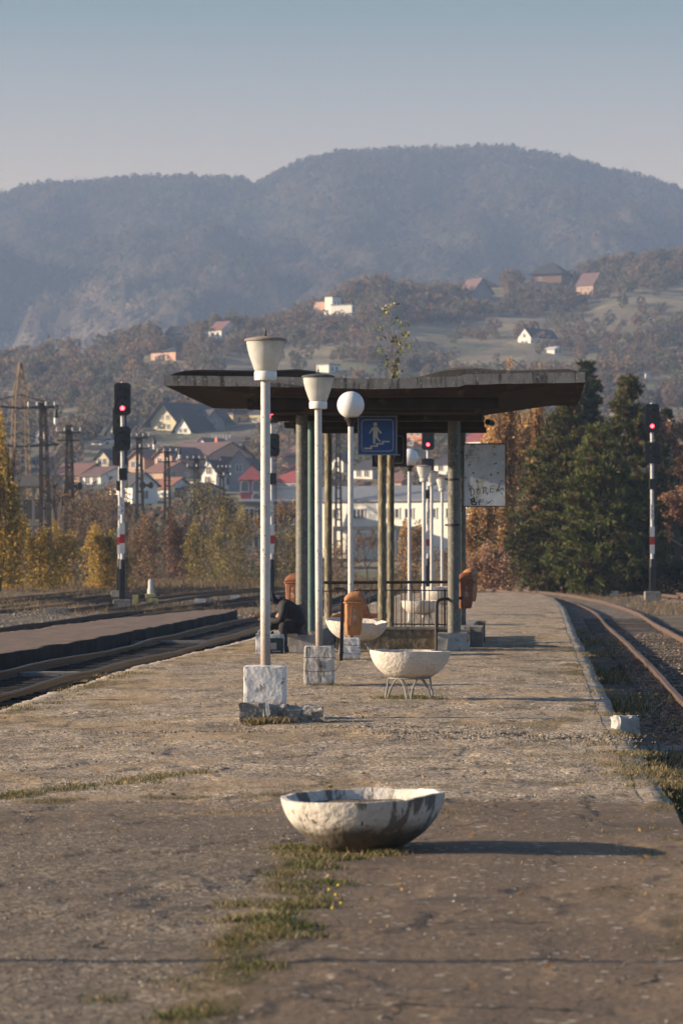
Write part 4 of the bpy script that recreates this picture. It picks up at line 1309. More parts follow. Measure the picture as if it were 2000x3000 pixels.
# ---------------------------------------------------------------- shrub on the roof
def leafy(name_parts, parent, stems, leafpts, leafcol, leafsize, seed, wood='twig', tri=False, flat_up=False, leafname='foliage'):
    if stems:
        V = []; Fc = []
        for (p0, p1, r0, r1) in stems:
            p0 = np.array(p0, float); p1 = np.array(p1, float); t_ = p1 - p0; L = np.linalg.norm(t_)
            if L < 1e-6: continue
            t_ /= L; a = np.cross(t_, [0.3, .9, .1]); a /= np.linalg.norm(a) + 1e-9; b = np.cross(t_, a)
            k0 = len(V)
            nn = 5 if r0 > .03 else 3
            for (p, r_) in ((p0, r0), (p1, r1)):
                for q in range(nn):
                    an = 2 * PI * q / nn
                    V.append(p + (a * math.cos(an) + b * math.sin(an)) * r_)
            for q in range(nn):
                Fc.append((k0 + q, k0 + (q + 1) % nn, k0 + nn + (q + 1) % nn, k0 + nn + q))
        np_mesh('trunk' if name_parts else 'stems', np.array(V), np.array(Fc), mt[wood], parent)
    if leafpts is not None and len(leafpts):
        cards(leafname, leafpts, leafcol, leafsize, parent, seed)


def cards(name, P, Cc, size, parent=None, seed=0, mat='leaf', aspect=1.5):
    r_ = np.random.RandomState(seed)
    N = len(P)
    size = np.broadcast_to(size, (N,)) * r_.uniform(.6, 1.35, N)
    a = r_.normal(size=(N, 3)); a /= np.linalg.norm(a, axis=1)[:, None]
    b = np.cross(a, r_.normal(size=(N, 3))); b /= np.linalg.norm(b, axis=1)[:, None] + 1e-9
    a = a * size[:, None] * .5 * aspect; b = b * size[:, None] * .5
    V = np.stack([P - a, P + b * .8 - a * .1, P + a, P - b * .8 - a * .1], 1).reshape(-1, 3)
    Fc = np.arange(4 * N).reshape(N, 4)
    return np_mesh(name, V, Fc, mt[mat], parent, col=np.repeat(Cc, 4, 0))


sh = thing('roof_shrub', 'thin leggy shrub growing out of the canopy roof', 'shrub', (.93, 58.35, 4.95))
r_ = random.Random(5); stems = []; lp = []; lc = []
tips = [(-.17, 1.22, 0), (-.10, 1.30, 1), (.0, 1.36, 1), (.03, 1.10, 0), (.17, 1.02, 0), (-.20, .98, 0), (-.23, .80, 0), (.20, .84, 0), (.26, .62, 0), (-.22, .55, 0), (.14, .58, 0), (-.22, .46, 0), (.1, .72, 0), (-.02, .75, 0), (.06, .35, 0), (-.12, .32, 0)]
for (tx, tz, white) in tips:
    p = Vector((r_.uniform(-.05, .05), r_.uniform(-.1, .1), 0)); q = Vector((tx, r_.uniform(-.15, .15), tz)); prev = p
    for k in range(1, 6):
        f = k / 5; c_ = p.lerp(q, f) + Vector((-.05 * math.sin(PI * f) * (1 if tx > 0 else -1) * .6 + r_.uniform(-.008, .008), 0, 0))
        stems.append((prev, c_, .008 * (1.1 - f), .008 * (1.1 - f - .15))); prev = c_
    for k in range(12):
        l = q + Vector((r_.gauss(0, .04), r_.gauss(0, .05), r_.gauss(-.02, .04))); lp.append(l)
        lc.append((.55, .50, .32) if (white and r_.random() < .7) else r_.choice([(.14, .18, .05), (.09, .12, .045), (.26, .26, .07), (.50, .42, .14), (.14, .12, .06)]))
for k in range(60):
    lp.append(Vector((r_.gauss(0, .075), r_.gauss(0, .1), abs(r_.gauss(.1, .1))))); lc.append(r_.choice([(.09, .11, .045), (.17, .18, .06), (.38, .34, .10), (.05, .06, .03)]))
leafy(False, sh, stems, np.array([list(v) for v in lp]), np.array(lc), .05, 3)
tw = thing('roof_weed', 'bare thin twigs sprouting by the right hump of the canopy roof', 'weed', (1.62, 58.5, 5.0))
stems = []
for (x0, pts) in ((0, [(.01, .12), (.0, .28), (.03, .42), (.06, .50)]), (.22, [(.24, .1), (.27, .25), (.29, .32)]), (-.35, [(-.42, .07), (-.5, .16), (-.53, .24)])):
    prev = Vector((x0, 0, 0))
    for (a, b) in pts:
        q = Vector((a, 0, b)); stems.append((prev, q, .005, .003)); prev = q
leafy(False, tw, stems, None, None, 0, 1)
tw.children[0].name = 'stems'
# ---------------------------------------------------------------- person on the left plinth
def skin_obj(name, nodes, edges, mat, parent, sub=2, root=0):
    me = bpy.data.meshes.new(name)
    me.from_pydata([n_[:3] for n_ in nodes], edges, [])
    o = bpy.data.objects.new(name, me); COL.objects.link(o); o.parent = parent
    sk = o.modifiers.new('skin', 'SKIN'); sk.use_smooth_shade = True
    if not me.skin_vertices:
        bpy.context.view_layer.objects.active = o
    lay = me.skin_vertices[0].data
    for i, n_ in enumerate(nodes):
        lay[i].radius = (n_[3], n_[4] if len(n_) > 4 else n_[3])
        lay[i].use_root = (i == root)
    ss = o.modifiers.new('sub', 'SUBSURF'); ss.levels = sub; ss.render_levels = sub
    me.materials.append(mat)
    return o


pe = thing('person', 'person in black jacket and dark cap sitting hunched on the left plinth beside shopping bags', 'person', (-1.0, 60.0, 0))
pe.scale = (1.08, 1.08, 1.08)
N = [(.10, 0, .46, .13, .15), (.05, 0, .62, .12, .15), (-.06, 0, .76, .11, .15), (-.15, 0, .82, .05), (-.20, 0, .86, .05),
     (-.255, 0, .90, .085, .08), (-.305, 0, .85, .08, .07), (-.325, 0, .80, .05),
     (-.06, -.17, .76, .055), (-.10, -.25, .54, .045), (-.34, -.15, .55, .03), (-.40, -.12, .565, .035, .02),
     (-.06, .17, .76, .055), (-.20, .20, .53, .045), (-.44, .03, .60, .03), (-.50, -.01, .62, .035, .02),
     (-.385, 0, .845, .014)]
E = [(0, 1), (1, 2), (2, 3), (3, 4), (4, 5), (5, 6), (6, 7), (2, 8), (8, 9), (9, 10), (10, 11), (2, 12), (12, 13), (13, 14), (14, 15), (6, 16)]
for hb, sy in ((11, 1), (15, 1)):
    bx, by, bz = N[hb][:3]
    for q, (oy, L_) in enumerate(((-.030, .06), (-.010, .075), (.010, .07), (.030, .055))):
        i0 = len(N)
        N.append((bx - .035, by + oy, bz + .012, .009)); N.append((bx - .035 - L_ * .5, by + oy * 1.1, bz + .010, .0085)); N.append((bx - .03 - L_ * .85, by + oy * 1.1, bz - .02, .0075))
        E += [(hb, i0), (i0, i0 + 1), (i0 + 1, i0 + 2)]
    i0 = len(N)
    N.append((bx - .005, by - .045, bz + .02, .010)); N.append((bx - .035, by - .055, bz + .035, .009)); E += [(hb, i0), (i0, i0 + 1)]
skin_obj('body', N, E, mt['skin'], pe)
for sy_ in (-1, 1):
    MB().lathe([(.0, -.012), (.008, -.006), (.009, .004), (0, .012)], 8, -.355, sy_ * .028, .875).build('eye', mt['hole'], pe, smooth=True)
    MB().lathe([(.0, -.025), (.012, -.015), (.014, .01), (0, .022)], 8, -.262, sy_ * .085, .85).build('ear', mt['skin'], pe, smooth=True)
skin_obj('jacket', [(.16, 0, .40, .19, .21), (.13, 0, .52, .19, .21), (.06, 0, .67, .19, .21), (-.04, 0, .775, .165, .20), (-.13, 0, .835, .11, .13), (-.185, 0, .87, .09, .10),
                    (-.05, -.20, .755, .085), (-.075, -.27, .64, .075), (-.10, -.28, .53, .075), (-.22, -.22, .54, .065), (-.33, -.155, .55, .052),
                    (-.05, .20, .755, .085), (-.12, .25, .63, .075), (-.19, .22, .53, .075), (-.32, .12, .56, .062), (-.42, .04, .59, .05)],
         [(0, 1), (1, 2), (2, 3), (3, 4), (4, 5), (3, 6), (6, 7), (7, 8), (8, 9), (9, 10), (3, 11), (11, 12), (12, 13), (13, 14), (14, 15)], mt['cloth_black'], pe)
skin_obj('trousers', [(.12, 0, .40, .15, .18), (.06, -.13, .43, .115), (-.03, -.26, .46, .09), (-.075, -.33, .455, .085), (-.065, -.325, .30, .07), (-.04, -.31, .09, .06),
                      (.02, .10, .43, .11), (-.18, .08, .46, .09), (-.30, .05, .455, .085), (-.30, .05, .28, .07), (-.27, .05, .09, .06)],
         [(0, 1), (1, 2), (2, 3), (3, 4), (4, 5), (0, 6), (6, 7), (7, 8), (8, 9), (9, 10)], mt['cloth_trouser'], pe)
skin_obj('hat', [(-.205, 0, .945, .095, .098), (-.255, 0, .955, .108, .105), (-.30, 0, .935, .095, .095), (-.205, 0, .88, .085, .095), (-.335, 0, .915, .05, .065)], [(0, 1), (1, 2), (0, 3), (2, 4)], mt['cloth_hat'], pe)
for (fx, fy) in ((-.04, -.31), (-.27, .05)):
    MB().loft([rrect(fx - .07, fy, .0, .29, .10, .045), rrect(fx - .07, fy, .03, .29, .105, .045), rrect(fx - .055, fy, .07, .24, .095, .04), rrect(fx - .005, fy, .115, .13, .09, .04)]).build('shoe', mt['shoe'], pe, smooth=True)


def bag(label, x, y, w_, d_, h_, mat, seed, prints=()):
    t = thing('shopping_bag', label, 'bag', (x, y, 0))
    rough_block('bag_body', mt[mat], w_, d_, h_, t, amp=.014, cell=.09, sub=9, seed=seed)
    for (px, pz_, pw, ph) in prints:
        MB().box(px, -d_ / 2 - .022, pz_, pw, .006, ph).build('print', mt['print'], t)
    pts = [(-w_ * .25, 0, h_ - .01), (-w_ * .22, 0, h_ + .05), (0, 0, h_ + .075), (w_ * .22, 0, h_ + .05), (w_ * .25, 0, h_ - .01)]
    MB().tube(pts, .008, 6).build('handle', mt['bag_white'], t, smooth=True)
    return t


bag('dark green printed shopping bag at the sitting person\'s feet', -1.22, 59.35, .32, .20, .27, 'bag_green', 51, [(-.03, .13, .13, .12), (.03, .035, .16, .025)])
bag('white shopping bag standing left of the dark green one', -1.47, 59.15, .18, .18, .36, 'bag_white', 52, [(.03, .2, .05, .12)])
bag('pale blue flattened shopping bag behind the green one', -1.22, 59.62, .34, .12, .34, 'bag_white', 53)


# ---------------------------------------------------------------- light signals
def signal(label, px, d, zb, lit=True, rz=0.0, facing=True, group='red light signals'):
    x = (px - 1000) / F * d
    t = thing('railway_signal', label, 'signal', (x, d, zb), rz, group)
    o_ = -zb
    Z = lambda z: z - zb
    MB().box(0, 0, .12, .75, .7, .45).build('foundation', mt['concrete'], t, bevel=.03)
    MB().tube([(0, .05, .3), (0, .05, Z(1.6))], .135, 14).build('mast_foot', mt['sig_black'], t, smooth=True)
    MB().box(.0, -.12, Z(.55), .26, .14, 1.3).build('cable_cover', mt['sig_black'], t, bevel=.02)
    MB().tube([(0, .05, Z(1.6)), (0, .05, Z(9.05))], .082, 14).build('mast', mt['mast'], t, smooth=True)
    MB().tube([(.19, .12, .2), (.19, .12, Z(7.0))], .018, 6).tube([(.11, .12, .2), (.11, .12, Z(7.0))], .012, 5).build('ladder', mt['steel_dark'], t)
    # heads: plates with cut corners
    for (zc, hh, nl, nm) in ((8.33, 1.37, 3, 'signal_head'), (6.67, 1.02, 2, 'signal_head')):
        w2, h2, c2 = .345, hh / 2, .10
        out_ = [(-w2 + c2, -h2), (w2 - c2, -h2), (w2, -h2 + c2), (w2, h2 - c2), (w2 - c2, h2), (-w2 + c2, h2), (-w2, h2 - c2), (-w2, -h2 + c2)]
        hd = MB().prism([(a, b + Z(zc)) for a, b in out_], -.06, .0)
        hd.box(0, .12, Z(zc), .40, .24, hh * .8)
        H = hd.build(nm, mt['sig_black'], t)
        for k in range(nl):
            zl = Z(zc) + (k - (nl - 1) / 2) * .385 * -1
            red = (nl == 3 and k == 2 and lit)
            MB().lathe([(0, 0), (.085, .0), (.085, .012), (0, .02)], 18).build('red_lamp' if red else 'lens', mt['red_light'] if red else mt['sig_lens'], t, smooth=True).matrix_local = Matrix.Translation((0, -.065, zl)) @ Matrix.Rotation(R(90), 4, 'X')
            v = MB(); rg0 = []; rg1 = []
            for q in range(13):
                a = R(-15) + R(210) * q / 12
                rg0.append((.115 * math.cos(a), -.06, zl + .115 * math.sin(a))); rg1.append((.115 * math.cos(a), -.06 - .26 * (.35 + .65 * max(0, math.sin(a))), zl - .02 + .115 * math.sin(a)))
            vs = rg0 + rg1
            v.add(vs, [(q, q + 1, 13 + q + 1, 13 + q) for q in range(12)])
            vv = v.build('visor', mt['sig_black'], t); so = vv.modifiers.new('s', 'SOLIDIFY'); so.thickness = .008
    MB().box(0.02, -.03, Z(5.18), .34, .22, .50).build('relay_box', mt['sig_black'], t, bevel=.02)
    MB().box(0.0, -.05, Z(3.85), .15, .03, .74).build('number_plate', mt['band_white'], t)
    # vertical lettering on the plate
    ik = MB()
    def st(pp, zc, wd=.016):
        for a, b in zip(pp[:-1], pp[1:]):
            A = Vector((a[0], -.068, zc + a[1])); B = Vector((b[0], -.068, zc + b[1])); dd = (B - A).normalized(); nr = Vector((-dd.z, 0, dd.x)) * wd / 2
            ik.add([A - nr, B - nr, B + nr, A + nr], [(0, 1, 2, 3)])
    st([(-.035, .07), (0, .02), (.035, .07)], Z(4.08)); st([(0, .02), (0, -.05)], Z(4.08))
    st([(.035, .07), (-.03, .07), (-.03, .01), (.035, .01), (.035, -.06), (-.035, -.06)], Z(3.86))
    st([(-.035, -.07), (-.035, .07), (.035, .06), (.035, .0), (-.035, .0)], Z(3.63), .02)
    ik.build('lettering', mt['blue_ink'], t)
    for (z0, z1, mm) in ((2.66, 3.13, 'band_white'), (2.28, 2.66, 'band_red'), (1.84, 2.28, 'band_white')):
        z0 = z0 - .0; MB().box(0, -.055, Z((z0 + z1) / 2), .215, .04, z1 - z0 - .002).build('band', mt[mm], t)
    return t


signal('left signal with a red light in front of its twin', 359, 136, -.42)
signal('left signal standing right behind the nearer left one', 351, 159, -.30, rz=R(-6), lit=False)
signal('signal half hidden behind the nearest lamp pole', 796, 144, -.35)
signal('signal whose red light shows under the canopy, beside the front right column', 1253, 181, -.30)
signal('right signal in front of the dark pines', 1909, 155, -.30)


# ---------------------------------------------------------------- lattice concrete posts with wires
POST = []
def post(label, px0, px1, ytop, d, arms, extra=None):
    zb = float(hill_z(np.array([(px0 - 1000) / F * d]), np.array([d]))[0]) if d > 236 else yard_z((px0 - 1000) / F * d, d)
    xb = (px1 - 1000) / F * d; xt = (px0 - 1000) / F * d
    zt = EYE + (1625 - ytop) / F * d - zb
    t = thing('utility_post', label, 'utility post', (xb, d, zb - .05), 0, 'lattice concrete utility posts')
    lx = xt - xb
    s = MB()
    wb, wt = .30, .14
    s.loft([[(-wb - .12, -.12, 0), (-wb + .10, -.12, 0), (-wb + .10, .12, 0), (-wb - .12, .12, 0)], [(lx - wt - .075, -.1, zt), (lx - .015, -.1, zt), (lx - .015, .1, zt), (lx - wt - .075, .1, zt)]])
    s.loft([[(wb - .10, -.12, 0), (wb + .12, -.12, 0), (wb + .12, .12, 0), (wb - .10, .12, 0)], [(lx + .015, -.1, zt), (lx + wt + .075, -.1, zt), (lx + wt + .075, .1, zt), (lx + .015, .1, zt)]])
    k = 1
    z = .9
    while z < zt - .5:
        f = z / zt; cx = lx * f; hw = wb * (1 - f) + wt * f
        s.box(cx, 0, z, hw * 2, .16, .13)
        z += .95
    s.box(lx, 0, zt - .35, wt * 2, .18, .7)
    s.build('shaft', mt['post_concrete'], t)
    for z in (2.4, 5.2, zt - 2.4): MB().box(lx * z / zt, 0, z, .86 * (1 - z / zt * .4), .26, .05).build('clamp', mt['steel_dark'], t)
    tips = []
    for (ya, x0, x1, n_) in arms:
        za = EYE + (1625 - ya) / F * d - zb
        X0 = (x0 - 1000) / F * d - xb; X1 = (x1 - 1000) / F * d - xb
        MB().box((X0 + X1) / 2, -.16, za, X1 - X0, .09, .09).build('crossarm', mt['steel_dark'], t)
        for q in range(n_):
            xi = X0 + (X1 - X0) * q / max(1, n_ - 1)
            if n_ > 1: MB().lathe([(.02, 0), (.02, .08), (.07, .10), (.075, .16), (.05, .20), (.07, .22), (.05, .30), (0, .32)], 10, xi, -.16, za + .03).build('insulator', mt['porcelain'], t, smooth=True)
            tips.append((xb + xi, d - .16, zb + za + .22))
    POST.append(tips)
    if extra == 'lamp' or (extra and 'lamp' in extra):
        lxp = extra['lamp']; X = (lxp[0] - 1000) / F * d - xb; Zl = EYE + (1625 - lxp[1]) / F * d - zb
        MB().tube([(lx, -.1, Zl + .5), (X - .1, -.2, Zl + .62), (X, -.2, Zl + .5)], .03, 6).build('lamp_arm', mt['steel_dark'], t)
        MB().lathe([(.05, .5), (.09, .42), (.13, .12), (.15, .02), (.14, 0)], 14, X, -.2, Zl).build('lamp_hood', mt['steel_dark'], t, smooth=True)
        MB().lathe([(.13, .02), (.13, -.1), (.12, -.3), (.07, -.38), (0, -.39)], 14, X, -.2, Zl).build('lamp_glass', mt['globe'], t, smooth=True)
    if extra and 'horn' in extra:
        hx, hy = extra['horn']; X = (hx - 1000) / F * d - xb; Zl = EYE + (1625 - hy) / F * d - zb
        for (dx, rzz) in ((0, 0), (.28, .9)):
            h = MB().lathe([(.25, -.40), (.24, -.39), (.17, -.2), (.09, 0), (.07, .18), (.0, .2)], 18, 0, 0, 0, close=True)
            h.lathe([(.0, -.16), (.16, -.19), (.235, -.385)], 18, close=True)
            ho = h.build('horn_speaker', mt['steel_dark'], t, smooth=True)
            ho.matrix_local = Matrix.Translation((X + dx, -.3, Zl)) @ Matrix.Rotation(rzz, 4, 'Z') @ Matrix.Rotation(R(-90), 4, 'X')
    return t


post('nearest lattice concrete post, with a hanging lamp on its crossarm', 126, 138, 1177, 186, [(1192, 85, 162, 4)], {'lamp': (165, 1222)})
post('lattice concrete post carrying a round horn speaker, second from the left', 203, 206, 1242, 205, [(1266, 168, 237, 4), (1288, 167, 235, 1)], {'horn': (209, 1422)})
post('lattice post just right of the left signals, with a small lamp', 408, 412, 1278, 234, [(1281, 385, 437, 4), (1313, 385, 438, 3)], {'lamp': (453, 1300), 'horn': (420, 1420)})
post('lattice post in front of the pink houses', 489, 493, 1319, 263, [(1324, 462, 518, 4), (1351, 462, 520, 3)], {'lamp': (527, 1330)})
post('lattice post in front of the white gabled house', 576, 577, 1341, 290, [(1345, 550, 602, 4), (1369, 550, 603, 3)], {'lamp': (608, 1352)})
post('last lattice post, nearest the red turret house', 650, 651, 1360, 307, [(1372, 640, 675, 4), (1394, 636, 676, 3)])
post('bare concrete post seen between the canopy columns', 990, 992, 1258, 290, [(1300, 985, 998, 1)])
for w_ in range(4):
    for a, b in zip(POST[:-2], POST[1:-1]):
        if w_ < len(a) and w_ < len(b):
            A, B = Vector(a[w_]), Vector(b[w_]); pts = []
            for k in range(13):
                f = k / 12; p = A.lerp(B, f); p.z -= 4 * f * (1 - f) * .55; pts.append(p)
            if a is POST[0]: mbw = MB()
            mbw.tube(pts, .012, 4, cap=False)
    o = mbw.build('overhead_wire', mt['steel_dark'])
    tag(o, 'thin sagging wire strung along the row of lattice concrete posts', 'wire', 'wires along the lattice posts')

# lattice pylon
py = thing('power_pylon', 'tall rusty yellow lattice power pylon at the left edge', 'pylon', (at(60, 1600, 330).x, 330, 2.0), .35)
pd = 330; s_ = pd / F
prof = [(1062, 2), (1130, 13), (1160, 18), (1250, 20), (1400, 25), (1480, 30), (1600, 55)]
Hh = lambda y: EYE + (1625 - y) * s_ - 2.0
lv = []
for (y, hw) in prof: lv.append((Hh(y), hw * s_))
leg = MB(); br = MB()
zz_ = np.linspace(0, lv[0][0], 22)
hwv = np.interp(zz_, [l[0] for l in lv][::-1], [l[1] for l in lv][::-1])
cn = [(-1, -1), (1, -1), (1, 1), (-1, 1)]
for (a, b) in cn:
    leg.tube([(a * h, b * h, z) for z, h in zip(zz_, hwv)], .075, 4)
for k in range(len(zz_) - 1):
    for q in range(4):
        a, b = cn[q], cn[(q + 1) % 4]
        br.tube([(a[0] * hwv[k], a[1] * hwv[k], zz_[k]), (b[0] * hwv[k + 1], b[1] * hwv[k + 1], zz_[k + 1])], .035, 3)
        br.tube([(b[0] * hwv[k], b[1] * hwv[k], zz_[k]), (a[0] * hwv[k + 1], a[1] * hwv[k + 1], zz_[k + 1])], .035, 3)
leg.build('legs', mt['pylon'], py); br.build('bracing', mt['pylon'], py)
for y in (1190, 1303):
    MB().tube([(-4.2, 0, Hh(y) + .1), (0, 0, Hh(y) - .2), (4.0, 0, Hh(y) + .1)], .12, 5).tube([(-4.2, 0, Hh(y) + .1), (0, 0, Hh(y) + 1.2), (4, 0, Hh(y) + .1)], .06, 4).build('crossarm', mt['steel_dark'], py)

# dwarf signal, painted blocks in the yard
def small_block(label, px, py_, d, w_, h_, mat, dd=.3, cat='marker block', name='marker_block', grp=None):
    p = at(px, py_, d)
    o = rough_block(name, mt[mat], w_, dd, h_, loc=(p.x, d, yard_z(p.x, d) + .06), amp=.01, cell=.15, sub=5, seed=int(px))
    tag(o, label, cat, grp)
ds = thing('dwarf_signal', 'small white rounded marker post on a yellow block near the lattice posts', 'marker post', (at(442, 1730, 158).x, 158, yard_z(-9.3, 158) + .05))
MB().box(0, 0, .12, .5, .4, .26).build('foot', mt['yellow_block'], ds, bevel=.02)
MB().lathe([(.16, .2), (.16, .45), (.12, .55), (.125, .8), (.10, .92), (0, .96)], 16).build('post', mt['white_block'], ds, smooth=True)
small_block('yellow painted block just right of the left signal foot', 398, 1760, 140, .25, .42, 'yellow_block')
small_block('larger yellow painted block right of the left signals, between the rails', 446, 1775, 138, .5, .30, 'yellow_block')
small_block('white block among the rails, the left one of two', 587, 1750, 147, .48, .17, 'white_block')
small_block('white block among the rails, the one nearer the canopy', 689, 1738, 154, .5, .22, 'white_block')
small_block('white block beside the curving right track, below the pines', 1797, 1745, 165, .42, .24, 'white_block')
small_block('black box beside the white block below the pines', 1768, 1748, 164, .34, .22, 'sig_black')
small_block('small yellow block right of the white block below the pines', 1837, 1745, 168, .14, .22, 'yellow_block')
small_block('yellow block past the end of the platform, left of the pines', 1511, 1742, 158, .16, .28, 'yellow_block')
small_block('dull yellow flat box past the end of the platform', 1532, 1742, 160, .5, .14, 'yellow_block')
small_block('leaning grey concrete hut post behind the second lattice post', 230, 1730, 196, .35, 1.7, 'concrete')
small_block('rubble heap on the ground left of the left signals', 165, 1790, 118, .8, .22, 'concrete_broken')


# ---------------------------------------------------------------- trees
def branch(stems, tips, p, dr, L, r, lev, rr, spread, up, nb=(2, 4)):
    q = p; d_ = dr.copy(); n_ = 3
    for k in range(n_):
        d_ = (d_ + Vector((rr.gauss(0, .13), rr.gauss(0, .13), rr.gauss(0, .08) + up * .06))).normalized()
        q2 = q + d_ * L / n_
        stems.append((q, q2, r * (1 - .25 * k / n_), r * (1 - .25 * (k + 1) / n_))); q = q2
        if lev > 0 and k >= 1 and rr.random() < .6:
            dd = (d_ + Vector((rr.gauss(0, spread), rr.gauss(0, spread), rr.gauss(.05, spread * .6)))).normalized()
            branch(stems, tips, q, dd, L * .6, r * .5, lev - 1, rr, spread, up, nb)
        if lev <= 1: tips.append(q)
    if lev > 0:
        for k in range(rr.randint(*nb)):
            dd = (d_ + Vector((rr.gauss(0, spread), rr.gauss(0, spread), rr.gauss(.05, spread * .6)))).normalized()
            branch(stems, tips, q, dd, L * rr.uniform(.6, .8), r * .6, lev - 1, rr, spread, up, nb)


PAL = {
    'yellow': [(0.551, 0.348, 0.051), (0.435, 0.290, 0.058), (0.319, 0.246, 0.065), (0.638, 0.435, 0.087), (0.217, 0.189, 0.058)],
    'gold': [(.50, .34, .07), (.42, .27, .06), (.54, .38, .10), (.34, .22, .06), (.28, .24, .09)],
    'olive': [(0.203, 0.189, 0.065), (0.290, 0.232, 0.072), (0.145, 0.138, 0.051), (0.377, 0.261, 0.072)],
    'brown': [(0.246, 0.152, 0.087), (0.189, 0.123, 0.080), (0.319, 0.189, 0.094), (0.145, 0.102, 0.065)],
    'red': [(.24, .12, .07), (.20, .11, .065), (.19, .12, .075), (.26, .15, .08)],
    'orange': [(.58, .34, .12), (.48, .26, .10), (.64, .40, .15), (.36, .22, .10), (.30, .25, .11)],
    'tan': [(0.435, 0.261, 0.160), (0.348, 0.203, 0.123), (0.522, 0.334, 0.217), (0.246, 0.145, 0.094)],
    'dark': [(.035, .045, .022), (.05, .055, .028), (.07, .06, .03)],
}
CUTS = []


def tree(label, px, d, ytop, wpx, pal, nleaf, leafsz=.11, seed=0, stems_n=1, trunk=.4, spread=.42, name='autumn_tree', cat='tree', lev=3, group=None, ybase=None):
    x = (px - 1000) / F * d
    zb = yard_z(x, d) if d < 236 else float(hill_z(np.array([x]), np.array([d]))[0])
    H = EYE + (1625 - ytop) / F * d - zb; W = wpx / F * d
    t = thing(name, label, cat, (x, d, zb), 0, group)
    rr = random.Random(seed)
    stems = []; tips = []
    if stems_n == 1:
        tr = max(.05, H * .018)
        branch(stems, tips, Vector((0, 0, 0)), Vector((rr.gauss(0, .04), 0, 1)), H * trunk, tr, lev, rr, spread, 1.0)
        if not tips: tips = [Vector((0, 0, H))]
    else:
        for k in range(stems_n):
            a = rr.uniform(0, 2 * PI); sp = rr.uniform(.05, 1.0)
            stems.append((Vector((0, 0, .02)), Vector((W * .22 * sp * math.cos(a), W * .22 * sp * math.sin(a), .05)), .03, .03))
            branch(stems, tips, Vector((W * .22 * sp * math.cos(a), W * .22 * sp * math.sin(a), 0)), Vector((math.cos(a) * sp * .45, math.sin(a) * sp * .45, 1)).normalized(), H * trunk, max(.018, H * .006), lev - 1, rr, spread, 1.2)
    # fit to the measured height and width
    T = np.array([list(q) for q in tips]); zmx = np.percentile(T[:, 2], 97); wx = max(.1, np.percentile(np.abs(T[:, 0] - np.median(T[:, 0])), 95) * 2)
    wy = max(.1, np.percentile(np.abs(T[:, 1]), 95) * 2)
    S_ = np.array([W / wx, min(W / wy, 3.0), H / zmx]); cx = np.median(T[:, 0]) * S_[0]
    f_ = lambda q: Vector((q.x * S_[0] - cx * min(1, q.z / zmx * 1.5), q.y * S_[1], q.z * S_[2]))
    stems = [(f_(a), f_(b), r0, r1) for a, b, r0, r1 in stems]
    T = np.array([list(f_(Vector(q))) for q in T])
    V = None
    rsn = np.random.RandomState(seed + 1)
    if nleaf:
        i = rsn.randint(0, len(T), nleaf)
        clump = rsn.normal(size=(nleaf, 3)) * np.array([.16, .16, .13]) * max(.8, W * .18)
        P = T[i] + clump
        if stems_n > 1:
            k_ = np.where(rsn.rand(nleaf) < .5, rsn.uniform(.08, 1, nleaf), 1.0); P[:, 2] *= k_; P[:, :2] *= (.75 + .35 * rsn.rand(nleaf))[:, None]
        if stems_n > 1: P[:, 2] *= 1.04 - .30 * np.clip((np.abs(P[:, 0]) / (W / 2)) ** 2.2, 0, 1) + .10 * np.sin(P[:, 0] * 5 + seed)
        P[:, 2] = np.maximum(P[:, 2], .05)
        pc = np.array(PAL[pal]); tipcol = rsn.randint(0, len(pc), len(T))
        cc = np.where(rsn.rand(nleaf, 1) < .6, pc[tipcol[i]], pc[rsn.randint(0, len(pc), nleaf)]) * rsn.uniform(.75, 1.25, (nleaf, 1))
    leafy(stems_n == 1, t, stems, P if nleaf else None, cc if nleaf else None, leafsz, seed, wood='twig' if name != 'autumn_tree' else 'bark', leafname='crown')
    return t


belt = 'autumn trees and bushes along the far edge of the yard'
tree('tall yellow poplar at the left edge of the picture', -2, 176, 1300, 110, 'yellow', 9000, .13, 1, 5, .5, .30)
tree('olive yellow bush at the left edge, below the pylon', 70, 178, 1540, 190, 'yellow', 6500, .12, 2, 9, .5, .4, 'bush', 'bush')
tree('yellow green bush between the first two lattice posts', 168, 190, 1555, 130, 'yellow', 4500, .12, 3, 8, .5, .4, 'bush', 'bush')
tree('bright golden bush just left of the left signals', 300, 182, 1565, 150, 'gold', 5500, .12, 4, 9, .5, .4, 'bush', 'bush')
tree('bare pale tree behind the first two lattice posts', 160, 225, 1365, 120, 'brown', 500, .10, 5, 1, .32, .45)
tree('brown tangled thicket left of the golden bush', 240, 205, 1470, 180, 'brown', 2800, .11, 6, 14, .5, .35, 'bush', 'bush')
tree('tall brown thicket behind the left signals', 318, 222, 1440, 170, 'brown', 2600, .12, 7, 14, .5, .35, 'bush', 'bush')
tree('brown bush right of the left signals', 425, 200, 1530, 130, 'brown', 2600, .11, 8, 10, .5, .4, 'bush', 'bush')
tree('reddish bush in front of the pink houses', 510, 225, 1532, 150, 'red', 3600, .13, 9, 11, .5, .4, 'bush', 'bush')
tree('olive brown bush below the white gabled house', 590, 212, 1545, 150, 'olive', 3000, .11, 10, 10, .5, .4, 'bush', 'bush')
tree('slender tree with few leaves in front of the turret house', 632, 220, 1420, 190, 'olive', 1300, .11, 11, 1, .3, .45)
tree('ochre bush left of the nearest lamp pole', 690, 208, 1500, 150, 'olive', 2600, .11, 12, 10, .5, .4, 'bush', 'bush')
tree('thin leafed tree right of the nearest lamp pole', 800, 218, 1470, 160, 'orange', 1700, .10, 13, 1, .3, .45)
tree('ochre thicket between the nearest lamp pole and the left columns', 850, 206, 1545, 160, 'olive', 2600, .11, 14, 10, .5, .4, 'bush', 'bush')
